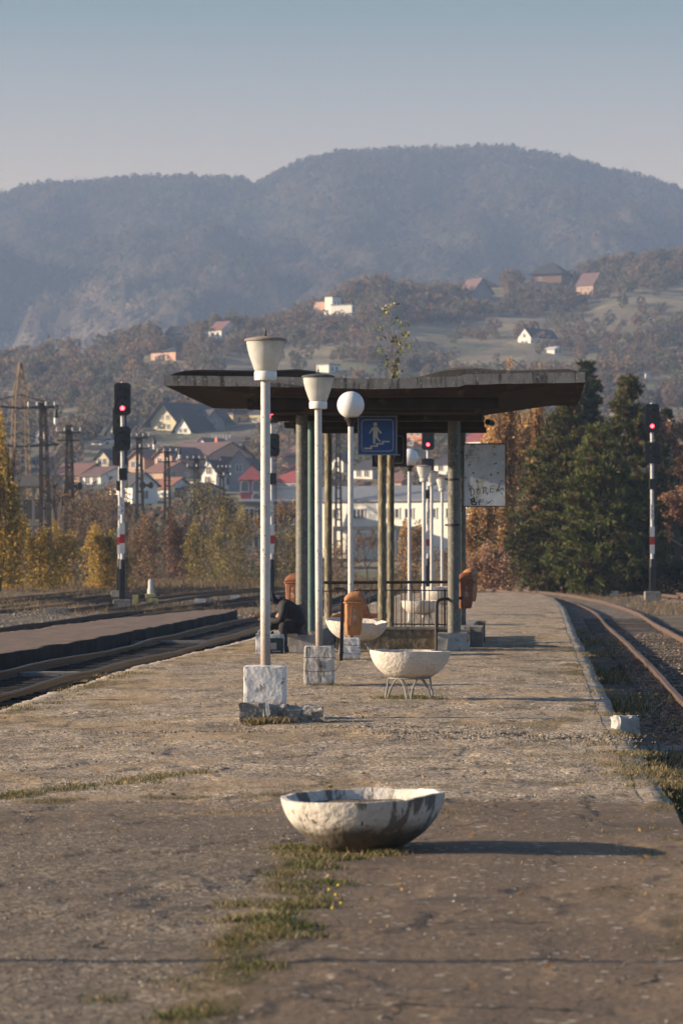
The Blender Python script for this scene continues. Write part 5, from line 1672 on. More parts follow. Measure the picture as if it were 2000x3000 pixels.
tree('pale brown scrub seen between the left columns', 985, 230, 1600, 150, 'brown', 1500, .10, 15, 9, .5, .4, 'bush', 'bush')
tree('small leafless tree before the white building, left of the ochre column', 1075, 240, 1560, 110, 'brown', 600, .10, 16, 1, .3, .5)
tree('orange bush seen through the canopy, right of the ochre column', 1205, 225, 1540, 90, 'orange', 2600, .12, 17, 8, .5, .35, 'bush', 'bush')
tree('low brown bush seen behind the far lamps', 1300, 232, 1610, 120, 'brown', 1500, .10, 18, 8, .5, .4, 'bush', 'bush')
tree('tall orange tree left of the pines, its top under the canopy edge', 1478, 200, 1190, 205, 'orange', 30000, .14, 19, 6, .5, .32)
tree('orange brown tree half behind the left pine', 1575, 205, 1180, 160, 'orange', 14000, .14, 20, 5, .5, .32)
tree('yellowish tree right beside the right column below the board', 1410, 190, 1450, 130, 'orange', 9000, .12, 21, 7, .5, .35, 'bush', 'bush')
tree('orange bush at the foot of the left pine', 1440, 182, 1610, 150, 'tan', 5000, .11, 22, 9, .5, .4, 'bush', 'bush')
tree('big tan brown oak behind the right signal', 1975, 205, 1225, 210, 'tan', 17000, .13, 23, 1, .24, .42)
tree('tan brown tree at the right edge, lower than the oak', 2030, 185, 1440, 200, 'tan', 8000, .12, 24, 1, .26, .42)
tree('dark low bush at the foot of the right signal', 1975, 174, 1655, 150, 'dark', 3000, .11, 25, 10, .5, .4, 'bush', 'bush')
tree('second dark low bush at the right edge', 2060, 176, 1640, 140, 'dark', 2600, .11, 26, 10, .5, .4, 'bush', 'bush')


def pine(label, px, d, ytop, wpx, seed, dense=1.0, col=((.065, .075, .026), (.095, .105, .034), (.13, .13, .042), (.13, .10, .045)), pw=1.7):
    x = (px - 1000) / F * d; zb = yard_z(x, d)
    H = EYE + (1625 - ytop) / F * d - zb; W = wpx / F * d
    t = thing('pine_tree', label, 'pine tree', (x, d, zb))
    r_ = np.random.RandomState(seed)
    rr = random.Random(seed)
    stems = [(Vector((0, 0, 0)), Vector((.05, 0, H * .5)), H * .018, H * .011), (Vector((.05, 0, H * .5)), Vector((0, 0, H * .99)), H * .011, .02)]
    clumps = []; dirs = []
    z = .25
    while z < H - .15:
        f = z / H
        Lm = (W / 2) * min(1.0, (.42 + f * 3.4)) * (1 - f ** pw) ** .78 + .10
        nb = int((6 + 3 * (1 - f)) * dense)
        for k in range(nb):
            a = rr.uniform(0, 2 * PI); L = Lm * rr.choice([.62, .8, .92, 1.0, 1.08, 1.16]) * (1 + .12 * math.sin(a * 3 + z * 1.9 + seed))
            rise = .12 + .75 * f * f
            d0 = Vector((math.cos(a), math.sin(a), rise)).normalized()
            p = Vector((0, 0, z)); n_ = 5; pts = [p]
            for q in range(n_):
                d1 = (d0 + Vector((0, 0, -.22 + .42 * q / n_))).normalized(); p = p + d1 * L / n_; pts.append(p)
            for q in range(n_): stems.append((pts[q], pts[q + 1], .035 * (1 - q / 6) * (1 - .5 * f), .03 * (1 - (q + 1) / 6) * (1 - .5 * f)))
            nc = max(5, int(L * 9))
            for q in range(nc):
                g = rr.uniform(.30, 1.04) ** .7; s2 = g * n_; i = min(n_ - 1, int(s2)); c_ = pts[i].lerp(pts[i + 1], s2 - i)
                wd = .20 * L * (1 - g * .5) + .12
                c_ = c_ + Vector((rr.gauss(0, wd * .8), rr.gauss(0, wd * .8), rr.gauss(.05, .09)))
                clumps.append(c_); dirs.append((d0 + Vector((0, 0, .55))).normalized())
        z += rr.uniform(.22, .36)
    for k in range(6): clumps.append(Vector((rr.gauss(0, .06), rr.gauss(0, .06), H - k * .10))); dirs.append(Vector((0, 0, 1)))
    C_ = np.array([list(c) for c in clumps]); D_ = np.array([list(c) for c in dirs])
    n_, m_ = len(C_), 20
    base = np.repeat(C_, m_, 0); dd = np.repeat(D_, m_, 0) + r_.normal(size=(n_ * m_, 3)) * .50
    dd /= np.linalg.norm(dd, axis=1)[:, None]
    side = np.cross(dd, r_.normal(size=(n_ * m_, 3))); side /= np.linalg.norm(side, axis=1)[:, None] + 1e-9
    L_ = r_.uniform(.16, .36, (n_ * m_, 1)); wv = .04
    V = np.stack([base - side * wv * .5, base + side * wv * .5, base + dd * L_ + side * wv * .3, base + dd * L_ - side * wv * .3], 1).reshape(-1, 3)
    pc = np.array(col); cid = np.repeat(pc[r_.randint(0, len(pc), n_)] * r_.uniform(.75, 1.3, (n_, 1)), m_ * 4, 0)
    brown = np.repeat((r_.rand(n_) < .07)[:, None], m_ * 4, 0); cid = np.where(brown, np.array([.14, .08, .045]), cid)
    np_mesh('crown', V, np.arange(4 * n_ * m_).reshape(-1, 4), mt['needle'], t, col=cid)
    leafy(True, t, stems, None, None, 0, 1, wood='bark')
    return t


pine('broad dark pine left, just right of the orange trees', 1655, 172, 1178, 345, 61, 1.15, pw=1.25)
pine('slim tall pine behind the canopy\'s right end', 1716, 205, 1070, 190, 62, 1.2, ((.04, .058, .032), (.052, .07, .035), (.06, .082, .04)))
pine('tall pine with a pointed top left of the right signal', 1842, 180, 1105, 215, 63, 1.2)
pine('fuller lighter green pine between the two tall ones', 1755, 166, 1250, 235, 64, 1.15, ((.10, .12, .034), (.13, .145, .04), (.155, .16, .05), (.10, .10, .04)))
pine('low pine against the right signal mast', 1858, 168, 1400, 120, 65, 1.1)
pine('dark pine mostly hidden behind the oak', 1950, 215, 1205, 150, 66, 1.0, ((.035, .05, .028), (.045, .06, .03)))


# ---------------------------------------------------------------- houses
def find_d(px, y):
    dd = np.linspace(235, 1560, 2200); rws = hill_row(np.full_like(dd, px), dd)
    i = np.argmin(np.abs(rws - y)); return float(dd[i])


def hm(name, wall, var=None): return M(name, wall, var or tuple(c * .8 for c in wall), .5, .9, coordname='Object')
def rm(name, c): return M(name, c, tuple(q * .72 for q in c), 1.2, .85, .05, 2.5)


W_ = {'white': hm('white render', (.82, .78, .70), (.74, .70, .62)), 'cream': hm('cream render', (.66, .56, .36)), 'yellow': hm('yellow render', (.55, .44, .22)), 'pink': hm('salmon render', (.60, .36, .25)),
      'red': hm('crimson render', (.42, .07, .08)), 'grey': hm('grey render', (.30, .30, .31)), 'brick': hm('orange brick', (.50, .20, .10)), 'concrete': hm('bare concrete wall', (.34, .29, .24)),
      'tan': hm('tan render', (.48, .32, .22)), 'wood': hm('brown wood', (.20, .12, .08))}
RF = {'slate': rm('slate roof', (.060, .058, .065)), 'red': rm('red tile roof', (.24, .125, .10)), 'maroon': rm('maroon roof', (.17, .105, .10)), 'orange': rm('orange tile roof', (.36, .16, .10)),
      'dark': rm('dark roof', (.04, .045, .05)), 'steel': rm('grey sheet roof', (.22, .24, .27)), 'white': rm('white sheet roof', (.70, .71, .72)), 'crimson': rm('crimson roof', (.32, .075, .07))}
mwin = M('window glass', (.06, .065, .075), (.10, .10, .11), 2, .15, spec=.8)
mfrm = M('window frame', (.62, .60, .56), None, 5, .6)
HS = []


def house(label, px, ybase, wpx, hpx, rise, depth, yaw, gable, wall, roof, wins=((.3, .5), (.7, .5)), d=None, name='house', cat='house', over=.45, chim=None, ww=1.1, wh=1.3, group=None, side=True, rw=1.0):
    d = d or find_d(px, ybase)
    if -30 < yaw < -5 and name == 'house': yaw = yaw - 14
    p = at(px, ybase, d); s = d / F; ya = R(yaw)
    w = wpx * s / max(.5, math.cos(ya)); h = hpx * s; rz = rise * s
    HS.append((px, d, wpx, ybase, hpx + rise))
    t = thing(name, label, cat, (p.x, p.y, p.z), ya, group)
    mb = MB()
    mb.loft([[(-w / 2, 0, -3), (w / 2, 0, -3), (w / 2, depth, -3), (-w / 2, depth, -3)], [(-w / 2, 0, h), (w / 2, 0, h), (w / 2, depth, h), (-w / 2, depth, h)]])
    if rise and gable == 'front': mb.prism([(-w / 2, h), (w / 2, h), (0, h + rz)], .02, depth - .02)
    if rise and gable == 'side':
        mb.loft([[(-w / 2 + .02, 0, h), (-w / 2 + .02, depth, h), (-w / 2 + .02, depth / 2, h + rz)], [(w / 2 - .02, 0, h), (w / 2 - .02, depth, h), (w / 2 - .02, depth / 2, h + rz)]])
    mb.build('wall', W_[wall], t)
    rf = MB(); th = .22
    if gable == 'front':
        k = rz / (w / 2); o_ = over
        for sx in (-1, 1):
            e = (sx * (w / 2 + o_), h - k * o_); 
            rf.loft([[(0, -o_, h + rz + .03), (e[0], -o_, e[1] + .03), (e[0], -o_, e[1] + th), (0, -o_, h + rz + th)], [(0, depth + o_, h + rz + .03), (e[0], depth + o_, e[1] + .03), (e[0], depth + o_, e[1] + th), (0, depth + o_, h + rz + th)]])
    elif gable == 'side':
        k = rz / (depth / 2); o_ = over
        for sy in (0, 1):
            ye = -o_ if sy == 0 else depth + o_
            rf.loft([[(-w / 2 - o_, depth / 2, h + rz + .03), (-w / 2 - o_, ye, h - k * o_ + .03), (-w / 2 - o_, ye, h - k * o_ + th), (-w / 2 - o_, depth / 2, h + rz + th)],
                     [(w / 2 + o_, depth / 2, h + rz + .03), (w / 2 + o_, ye, h - k * o_ + .03), (w / 2 + o_, ye, h - k * o_ + th), (w / 2 + o_, depth / 2, h + rz + th)]])
    elif gable == 'hip':
        o_ = over; rl_ = max(0, w / 2 - depth / 2) * rw
        rf.add([(-w / 2 - o_, -o_, h + .02), (w / 2 + o_, -o_, h + .02), (w / 2 + o_, depth + o_, h + .02), (-w / 2 - o_, depth + o_, h + .02), (-rl_, depth / 2, h + rz), (rl_, depth / 2, h + rz)],
               [(0, 1, 5, 4), (1, 2, 5), (2, 3, 4, 5), (3, 0, 4), (3, 2, 1, 0)])
    else:
        rf.loft([[(-w / 2 - .3, -.3, h), (w / 2 + .3, -.3, h), (w / 2 + .3, depth + .3, h), (-w / 2 - .3, depth + .3, h)], [(-w / 2 - .3, -.3, h + .35), (w / 2 + .3, -.3, h + .35), (w / 2 + .3, depth + .3, h + .35), (-w / 2 - .3, depth + .3, h + .35)]])
    ro = rf.build('roof', RF[roof], t)
    if chim: MB().box(chim * w, depth * .5, h + rz * .8 + .5, .7, .7, 2.0).build('chimney', W_['brick'], ro)
    for (u, v) in wins:
        zc = v * h
        f = MB(); cx = (u - .5) * w
        for (dx, dz, sx, sz) in ((0, wh / 2, ww + .2, .12), (0, -wh / 2, ww + .2, .12), (-ww / 2, 0, .12, wh), (ww / 2, 0, .12, wh), (0, 0, .08, wh)): f.box(cx + dx, -.03, zc + dz, sx, .10, sz)
        fo = f.build('window', mfrm, t)
        MB().box(cx, -.01, zc, ww, .06, wh).build('pane', mwin, fo)
    if side:
        sx = -1 if yaw > 0 else (1 if yaw < 0 else 0)
        if sx:
            for q in (.3, .7):
                f = MB().box(sx * (w / 2 + .03), depth * q, h * .55, .08, ww + .2, wh + .2).build('window', mfrm, t)
                MB().box(sx * (w / 2 + .05), depth * q, h * .55, .08, ww, wh).build('pane', mwin, f)
    return t


# town on the lower slope
house('yellow house with a big dark gable roof on the slope', 482, 1268, 84, 36, 52, 20, -22, 'front', 'cream', 'slate', ((.3, .5), (.65, .5), (.4, 1.25), (.62, 1.25)), over=1.6)
house('small cream gable house just right of the yellow one', 536, 1274, 46, 18, 38, 9, -20, 'front', 'white', 'dark', ((.35, .7), (.65, .7)), over=.8, ww=.9, wh=1.0)
house('grey blue house with a bright left wall above the railings', 628, 1268, 62, 34, 34, 12, 25, 'front', 'grey', 'slate', ((.5, .8),), over=.7)
house('yellow flat roofed box house behind the dark roofs', 655, 1243, 56, 28, 0, 9, -20, 'flat', 'yellow', 'maroon', ((.3, .5), (.7, .5)))
house('yellow house half hidden by the nearest lamp pole', 760, 1246, 60, 34, 14, 9, -15, 'side', 'yellow', 'slate', ((.3, .5), (.6, .5), (.85, .5)))
house('large salmon house with a long dull red roof', 545, 1392, 140, 58, 38, 12, -28, 'side', 'pink', 'maroon', ((.12, .75), (.3, .75), (.5, .75), (.12, .3), (.3, .3), (.75, .3)), chim=.2)
house('salmon gabled wing left of the long dull red roof', 478, 1398, 52, 62, 26, 10, -20, 'front', 'pink', 'maroon', ((.3, .75), (.7, .75), (.3, .3), (.7, .3)))
house('house with a huge slate roof and a timber framed gable', 705, 1378, 110, 12, 62, 24, 24, 'front', 'tan', 'slate', (), over=1.2)
house('white house behind the last two lattice posts', 612, 1440, 44, 56, 34, 12, -18, 'front', 'white', 'slate', ((.4, .6), (.5, 1.1)), over=.3)
house('white gabled house right of the other white one', 645, 1430, 40, 60, 30, 11, -18, 'front', 'white', 'slate', ((.5, .75), (.4, .4)), over=.3)
house('plain grey rendered gable below the timber framed gable', 700, 1438, 64, 78, 38, 12, 0, 'front', 'grey', 'maroon', ((.5, .85),), over=.4)
house('long low white wall building below the white houses', 552, 1436, 110, 26, 0, 6, -14, 'flat', 'white', 'slate', ((.8, .5),))
t_ = house('crimson turret house with a pointed roof', 737, 1470, 66, 64, 44, 6.5, 0, 'hip', 'red', 'crimson', (), over=.5, rw=0, name='house')
ty = [o for o in t_.children][0]
dT = HS[-1][1]; sT = dT / F
for (cx, cz) in ((-20, 40), (14, 40), (14, 4)):   # arched windows with white surrounds
    A = [(cx * sT + .75 * math.cos(PI * k / 10), cz * sT + .6 + .75 * math.sin(PI * k / 10)) for k in range(11)] + [(cx * sT - .75, cz * sT - .7), (cx * sT + .75, cz * sT - .7)]
    f = MB().prism([(x * 1.0, z) for x, z in A], -.10, -.002).build('window', mfrm, t_)
    A2 = [(cx * sT + .55 * math.cos(PI * k / 10), cz * sT + .6 + .55 * math.sin(PI * k / 10)) for k in range(11)] + [(cx * sT - .55, cz * sT - .5), (cx * sT + .55, cz * sT - .5)]
    MB().prism(A2, -.14, -.11).build('pane', mwin, f)
house('crimson mansard house with round dormers right of the lamp pole', 842, 1440, 84, 26, 66, 10, -10, 'hip', 'red', 'crimson', ((.2, .5), (.45, .5), (.7, .5)), over=.3, rw=1.3, ww=1.0, wh=1.2)
house('brick red house whose roof peeks behind the left columns', 862, 1352, 70, 16, 30, 10, -20, 'side', 'tan', 'red', ())
house('white sheet roofed shed below the crimson house', 835, 1468, 86, 38, 0, 8, -8, 'flat', 'white', 'white', ())
house('tan house with an orange roof right of the left signals', 400, 1388, 48, 46, 20, 11, -20, 'front', 'tan', 'red', ((.3, .6), (.7, .6)))
house('low house with a red roof behind the third lattice post', 452, 1402, 56, 20, 30, 9, -28, 'side', 'tan', 'red', ((.3, .5),))
house('white house with an orange roof beside the fourth lattice post', 425, 1478, 72, 58, 34, 11, 26, 'front', 'white', 'slate', ((.5, .5),), over=.5)
house('small house with a bright orange roof left of the fourth post', 470, 1452, 46, 22, 30, 8, -30, 'side', 'white', 'orange', ())
house('orange roofed long house behind the first lattice posts', 190, 1412, 90, 20, 34, 10, -30, 'side', 'tan', 'red', ((.3, .5), (.6, .5)))
house('small white house with a pink gable at the left', 117, 1302, 30, 34, 22, 8, -20, 'front', 'white', 'red', ((.5, .5),))
house('cream house with a steep roof left of the signal heads', 330, 1292, 36, 24, 30, 9, -20, 'front', 'cream', 'dark', ((.5, .5),))
house('orange flat fronted apartment house seen beside the subway signs', 1205, 1316, 62, 66, 0, 12, -25, 'flat', 'brick', 'maroon', ((.2, .7), (.5, .7), (.8, .7), (.2, .3), (.5, .3)))
house('red roofed house between the right column and the orange tree', 1395, 1330, 70, 40, 40, 12, -25, 'side', 'white', 'crimson', ((.5, .5),))
house('brown roofed long house behind the right far lamps', 1330, 1500, 150, 40, 40, 12, -18, 'side', 'tan', 'maroon', (), d=430)
house('tiny white cottage with a grey roof left of the twin signal heads', 283, 1312, 30, 16, 16, 7, -20, 'side', 'white', 'slate', ((.5, .5),))
house('small tan house with a maroon roof right of the rusty pylon', 108, 1372, 44, 22, 24, 9, -22, 'side', 'tan', 'maroon', ((.3, .5), (.7, .5)))
house('white farmhouse with a dull red roof between the second post and the signals', 268, 1420, 58, 26, 26, 9, -24, 'side', 'white', 'maroon', ((.3, .5), (.7, .5)))
house('cream gable house just below the tiny white cottage', 300, 1368, 40, 26, 24, 9, -18, 'front', 'cream', 'slate', ((.35, .6), (.65, .6)))
house('small cream house with a slate roof left of the fifth lattice post', 548, 1452, 40, 18, 18, 8, -22, 'side', 'cream', 'slate', ((.3, .5), (.7, .5)))
house('grey gabled cottage under the white balustrade', 672, 1322, 40, 20, 22, 8, -18, 'side', 'grey', 'slate', ((.5, .5),))
house('little white house below the blue grey gable house', 590, 1318, 34, 16, 18, 8, -20, 'front', 'white', 'maroon', ((.5, .5),))
house('white house with a slate roof seen just left of the ochre column', 1062, 1400, 56, 26, 26, 10, -20, 'side', 'white', 'slate', ((.3, .5), (.7, .5)))
house('tan cottage with a red roof seen below the subway signs', 1150, 1432, 50, 22, 24, 9, -20, 'side', 'tan', 'red', ((.5, .5),))
house('low white house between the left columns and the globe lamp', 985, 1372, 40, 20, 20, 9, -20, 'front', 'white', 'maroon', ((.5, .5),))
house('small pale barn on the slope right of the far lamps', 1290, 1380, 44, 20, 20, 9, -20, 'side', 'white', 'slate', ((.5, .5),))
# industrial buildings near the yard
wh_ = house('long white two storey depot with a blue grey sheet roof behind the platform', 1135, 1650, 560, 182, 44, 14, -30.5, 'side', 'white', 'steel',
            ((.215, .80), (.32, .80), (.36, .80), (.50, .80), (.54, .80), (.61, .80), (.73, .80), (.82, .80), (.42, .36), (.66, .36)), d=330, name='depot', cat='building', over=.35, ww=.95, wh=1.0)
house('cream old workshop wing left of the white depot', 795, 1650, 185, 176, 8, 10, 0, 'side', 'concrete', 'steel', ((.15, .78), (.36, .78), (.60, .78), (.86, .78), (.3, .35)), d=322, name='workshop', cat='building', over=.3, ww=1.0, wh=1.6)
# unfinished concrete frame at the left
ruin = thing('concrete_ruin', 'unfinished grey concrete frame building behind the pylon', 'ruin', (at(80, 1600, 300).x, 300, 0.3))
s3 = 300 / F; Zr = lambda y: EYE + (1625 - y) * s3 - .3
MB().box(0, 3, Zr(1410), 150 * s3, 9, 30 * s3).build('upper_band', W_['concrete'], ruin)
MB().box(0, 3, Zr(1535), 165 * s3, 9, 14 * s3).build('floor_slab', W_['concrete'], ruin)
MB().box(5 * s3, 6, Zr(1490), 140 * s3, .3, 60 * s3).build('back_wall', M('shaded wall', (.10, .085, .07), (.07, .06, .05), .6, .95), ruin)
for q in (-78, -45, -12, 22, 50, 76):
    MB().box(q * s3, -1, Zr(1510), 7 * s3, .5, 230 * s3).build('pillar', W_['concrete'], ruin)
# pipe rack in front of the depot
rack = thing('concrete_gantry', 'pale concrete gantry frame standing before the white depot', 'gantry', (at(1110, 1640, 290).x, 290, .2))
s4 = 290 / F; Zg = lambda y: EYE + (1625 - y) * s4 - .2
MB().box(0, 0, Zg(1548), 270 * s4, .5, 12 * s4).build('beam', W_['concrete'], rack)
for q in (-130, -60, -18, 55, 128):
    MB().box(q * s4, 0, Zg(1600), 10 * s4, .4, 96 * s4).build('pillar', W_['concrete'], rack)
# balustrade
bal = thing('balustrade', 'white balustrade terrace on the slope above the salmon house', 'balustrade', at(648, 1293, find_d(648, 1296)))
sB = find_d(648, 1296) / F
MB().box(0, 0, 0, 56 * sB, .4, .35).build('floor', W_['white'], bal)
for q in range(6): MB().box((-25 + q * 10) * sB, 0, .8, .5, .4, 1.5).build('pillar', W_['white'], bal)
# hillside villas
house('low white villa with a dark tent roof high on the left hill', 508, 995, 46, 16, 26, 9, -10, 'side', 'white', 'dark', ((.5, .5),), chim=None)
house('white villa with a red roof high on the left hill', 630, 992, 38, 26, 26, 10, -24, 'side', 'white', 'red', ((.3, .5), (.7, .5)))
house('salmon villa with white columns and dark hipped roofs', 478, 1062, 76, 30, 16, 11, -28, 'hip', 'pink', 'dark', ((.2, .5), (.5, .5)))
house('modern house with a white tower and salmon wall on the ridge', 942, 915, 46, 32, 0, 9, -20, 'flat', 'pink', 'slate', ((.2, .4),))
house('white block tower of the modern ridge house', 962, 915, 22, 46, 0, 6, -20, 'flat', 'white', 'slate', ())
house('low white wing of the modern ridge house', 1000, 915, 60, 22, 0, 6, -10, 'flat', 'white', 'steel', ())
house('steep dull red roofed cottage on the ridge', 1412, 880, 60, 26, 40, 11, 30, 'front', 'grey', 'maroon', ((.5, .9),), over=.9)
house('dark canopied roof pavilion behind the ridge cottage', 1420, 850, 70, 14, 20, 9, 0, 'hip', 'wood', 'dark', ())
house('brown lodge under a broad dark roof near the hilltop', 1600, 828, 86, 26, 36, 12, -10, 'hip', 'wood', 'dark', ((.3, .5),), over=1.6)
house('small tan house with a dull red roof at the right hilltop', 1712, 858, 46, 24, 36, 10, -26, 'side', 'tan', 'maroon', ((.3, .5), (.7, .5)))
house('white gabled barn with a long dark roof on the meadow', 1535, 1016, 36, 30, 26, 17, -38, 'front', 'white', 'dark', ((.35, .4), (.65, .4), (.5, 1.1)), over=.3)
house('tiny white shed right of the meadow barn', 1612, 1036, 22, 14, 6, 5, -20, 'side', 'white', 'white', ())
house('pale blue cabin on the slope just above the canopy', 945, 1094, 36, 26, 0, 6, -20, 'flat', 'white', 'steel', ())
house('white hut on the slope at far right', 1898, 1112, 12, 18, 4, 5, 0, 'side', 'white', 'steel', ())

# slim lamp posts on the slope
for (px, yb, hpx, lab) in ((1118, 872, 34, 'tiny street lamp on the ridge right of the modern house'), (1080, 1052, 24, 'tiny street lamp on the slope left of the roof shrub'), (1790, 760, 22, 'tiny street lamp at the right hilltop')):
    d = find_d(px, yb); p = at(px, yb, d); s = d / F
    t = thing('street_lamp', lab, 'lamp', p)
    MB().tube([(0, 0, -2), (0, 0, hpx * s), (-4 * s, 0, hpx * s + .5), (-9 * s, 0, hpx * s + .3)], .13, 6).build('pole', mt['mast'], t)
    MB().box(-9 * s, 0, hpx * s + .25, 1.2, .4, .22).build('lamp_head', mt['globe'], t)

# ---------------------------------------------------------------- woods on the hill: nobody could count them
def blobs(name, P, H, Wd, Cc, ncard, csz, seed, zlow=.12):
    r_ = np.random.RandomState(seed); n_ = len(P)
    v = r_.normal(size=(n_, ncard, 3)); v /= np.linalg.norm(v, axis=2)[:, :, None]
    rad = r_.uniform(.45, 1.0, (n_, ncard, 1)) ** .5
    lob = 1 + .3 * np.sin(v[:, :, :1] * 5 + r_.uniform(0, 6, (n_, 1, 1))) * np.cos(v[:, :, 2:] * 4 + r_.uniform(0, 6, (n_, 1, 1)))
    q = v * rad * lob
    pos = np.stack([q[:, :, 0] * Wd[:, None] / 2, q[:, :, 1] * Wd[:, None] / 2, (q[:, :, 2] * (1 - zlow) / 2 + .5 + zlow / 2) * H[:, None]], -1) + P[:, None, :]
    cc = Cc[:, None, :] * r_.uniform(.85, 1.15, (n_, ncard, 1))
    return pos.reshape(-1, 3), cc.reshape(-1, 3), np.repeat(csz, ncard)


HC = np.array([(.145, .108, .078), (.13, .11, .086), (.17, .112, .072), (.09, .095, .06), (.15, .125, .082), (.115, .098, .080), (.215, .135, .075), (.075, .086, .056), (.125, .115, .070)])
r_ = np.random.RandomState(99)
P = []; H = []; Wd = []; Cc = []
tries = 0
while len(P) < 3700 and tries < 90000:
    tries += 1
    px = r_.uniform(-160, 2160); top = float(np.interp(px, SKX, SKY_)) + 20
    q = r_.rand() ** 1.25; row = top + q * (1690 - top)
    dd = find_d(px, row) if tries < 0 else None
    # invert the hill profile quickly
    if row > 1275: dcur = np.interp(row, [1275, 1408, 1572, 1668, 1718], [760, 600, 400, 300, 236])
    else:
        s0 = np.interp(px, SKX, SKY_) + 22; f = (1275 - row) / max(1, 1275 - s0); t0 = max(0, min(1, (1.15 - math.sqrt(max(0, 1.3225 - .6 * f))) / .3)); dcur = 760 + t0 * (float(ridge_d(px)) - 760)
    x = (px - 1000) / F * dcur
    m1 = float(fbm(x / 45, dcur / 70, 4, 71)); m2 = float(fbm(x / 30 + 50, dcur / 90, 3, 72))
    near_ridge = q < .10
    if not near_ridge and m2 > .47 and r_.rand() < .9: continue
    dr = row - top
    if px > 1100 and 105 - (px - 1100) * .02 < dr < 210 and r_.rand() < .72: continue
    if 540 < px < 860 and 1095 < row < 1190 and r_.rand() < .85: continue
    if px < 420 and 1045 < row < 1075 and r_.rand() < .7: continue
    hh = r_.uniform(3.0, 6.5) * (1.0 if dcur > 500 else .8)
    if near_ridge: hh *= 1.15
    bad = False
    for (hx, hd, hw, hyb, hh_) in HS:
        if abs(px - hx) < hw * .62 + hh * .42 * F / dcur and hd - 260 < dcur < hd + 12:
            # keep the front of each house clear, a little cover at its foot is fine
            if row - hh * F / dcur < hyb - hh_ * .10: bad = True; break
    if bad: continue
    if dcur < 700 and r_.rand() < .30: continue
    P.append((x, dcur, float(hill_z(np.array([x]), np.array([dcur]))[0]) - .3)); H.append(hh); Wd.append(hh * r_.uniform(.65, 1.1))
    k = int(np.clip(m1 * 12 - 2 + r_.normal() * 1.6, 0, 8.99)); Cc.append(HC[k])
P = np.array(P); H = np.array(H); Wd = np.array(Wd); Cc = (np.array(Cc) * .85 + .15 * HC.mean(0)) * 1.3
pos, cc, sz = blobs('w', P, H, Wd, Cc, 110, .13 * H + .08, 5)
tag(cards('woodland', pos, cc, sz, None, 6, 'wood_leaf'), 'autumn scrub and trees covering the slopes behind the town', 'woodland', kind='stuff')

# treetops of the far woods
for (X_, Y_, Z_, C_, t_2), n_t, hh_2, sd_ in ((MTN[0], 26000, 7.5, 202),):
    rq = np.random.RandomState(sd_)
    wt_ = ((np.abs(X_) < .125 * Y_) & (t_2 > .05)).astype(float) * (1 + 5.0 * (t_2 > .94)) * (.4 + t_2); wt_ = wt_.ravel() / wt_.sum()
    iq = rq.choice(len(wt_), n_t, p=wt_)
    Pq = np.stack([X_.ravel()[iq], Y_.ravel()[iq], Z_.ravel()[iq] - 1.5], -1)
    Hq = rq.uniform(.6, 1.2, n_t) * hh_2
    pos, cc, sz = blobs('f', Pq, Hq, Hq * rq.uniform(.55, .9, n_t), C_.reshape(-1, 3)[iq] * rq.uniform(.8, 1.35, (n_t, 1)), 14, .24 * Hq, sd_)
    tag(cards('far_woods', pos, cc, sz, None, sd_, 'wood_leaf'), 'hazy autumn forest on the far mountain slopes' if sd_ == 202 else 'hazy autumn forest on the nearer left mountain', 'forest', kind='stuff')

# brushwood belt at the foot of the slope and behind the yard
n_ = 520; px = r_.uniform(-120, 2120, n_); dd = r_.uniform(236, 330, n_)
keep = ~((px > 700) & (px < 1420) & (dd > 262)); px = px[keep]; dd = dd[keep]
x = (px - 1000) / F * dd
P = np.stack([x, dd, hill_z(x, dd) - .2], -1); H = r_.uniform(1.2, 2.9, len(px)); H = np.where((px > 880) & (px < 1420), H * .55, H)
idx = np.clip((fbm(px / 130, dd / 40, 3, 55) * 11 - 2).astype(int), 0, 8)
pos, cc, sz = blobs('b', P, H, H * r_.uniform(1.0, 1.8, len(px)), HC[idx] * 1.35, 220, .07 * H + .03, 7, .02)
tag(cards('brushwood', pos, cc, sz, None, 8), 'brown autumn brushwood along the foot of the slope behind the yard', 'brushwood', kind='stuff')


# ---------------------------------------------------------------- grass, weeds, stones
def blades(name, P, h, wv, Cc, seed, lean=.5, label='', cat='grass'):
    r_ = np.random.RandomState(seed); n_ = len(P)
    a = r_.uniform(0, 2 * PI, n_); ln = r_.normal(size=(n_, 2)) * lean * .5
    side = np.stack([np.cos(a), np.sin(a), a * 0], -1) * (wv * .5)[:, None]
    mid = P + np.stack([ln[:, 0] * h * .35, ln[:, 1] * h * .35, h * .55], -1); tip = P + np.stack([ln[:, 0] * h, ln[:, 1] * h, h], -1)
    V = np.stack([P - side, P + side, mid + side * .7, mid - side * .7, tip + side * .12, tip - side * .12], 1).reshape(-1, 3)
    b = np.arange(n_)[:, None] * 6
    Fc = np.concatenate([b + np.array([0, 1, 2, 3]), b + np.array([3, 2, 4, 5])], 0)
    tag(np_mesh(name, V, Fc, mt['grassm'], col=np.repeat(Cc, 6, 0)), label, cat, kind='stuff')


GS = np.array([(.34, .25, .13), (.26, .19, .10), (.20, .15, .08), (.42, .32, .18)]); GG = np.array([(.07, .10, .03), (.11, .13, .04), (.05, .07, .025), (.16, .16, .06)])
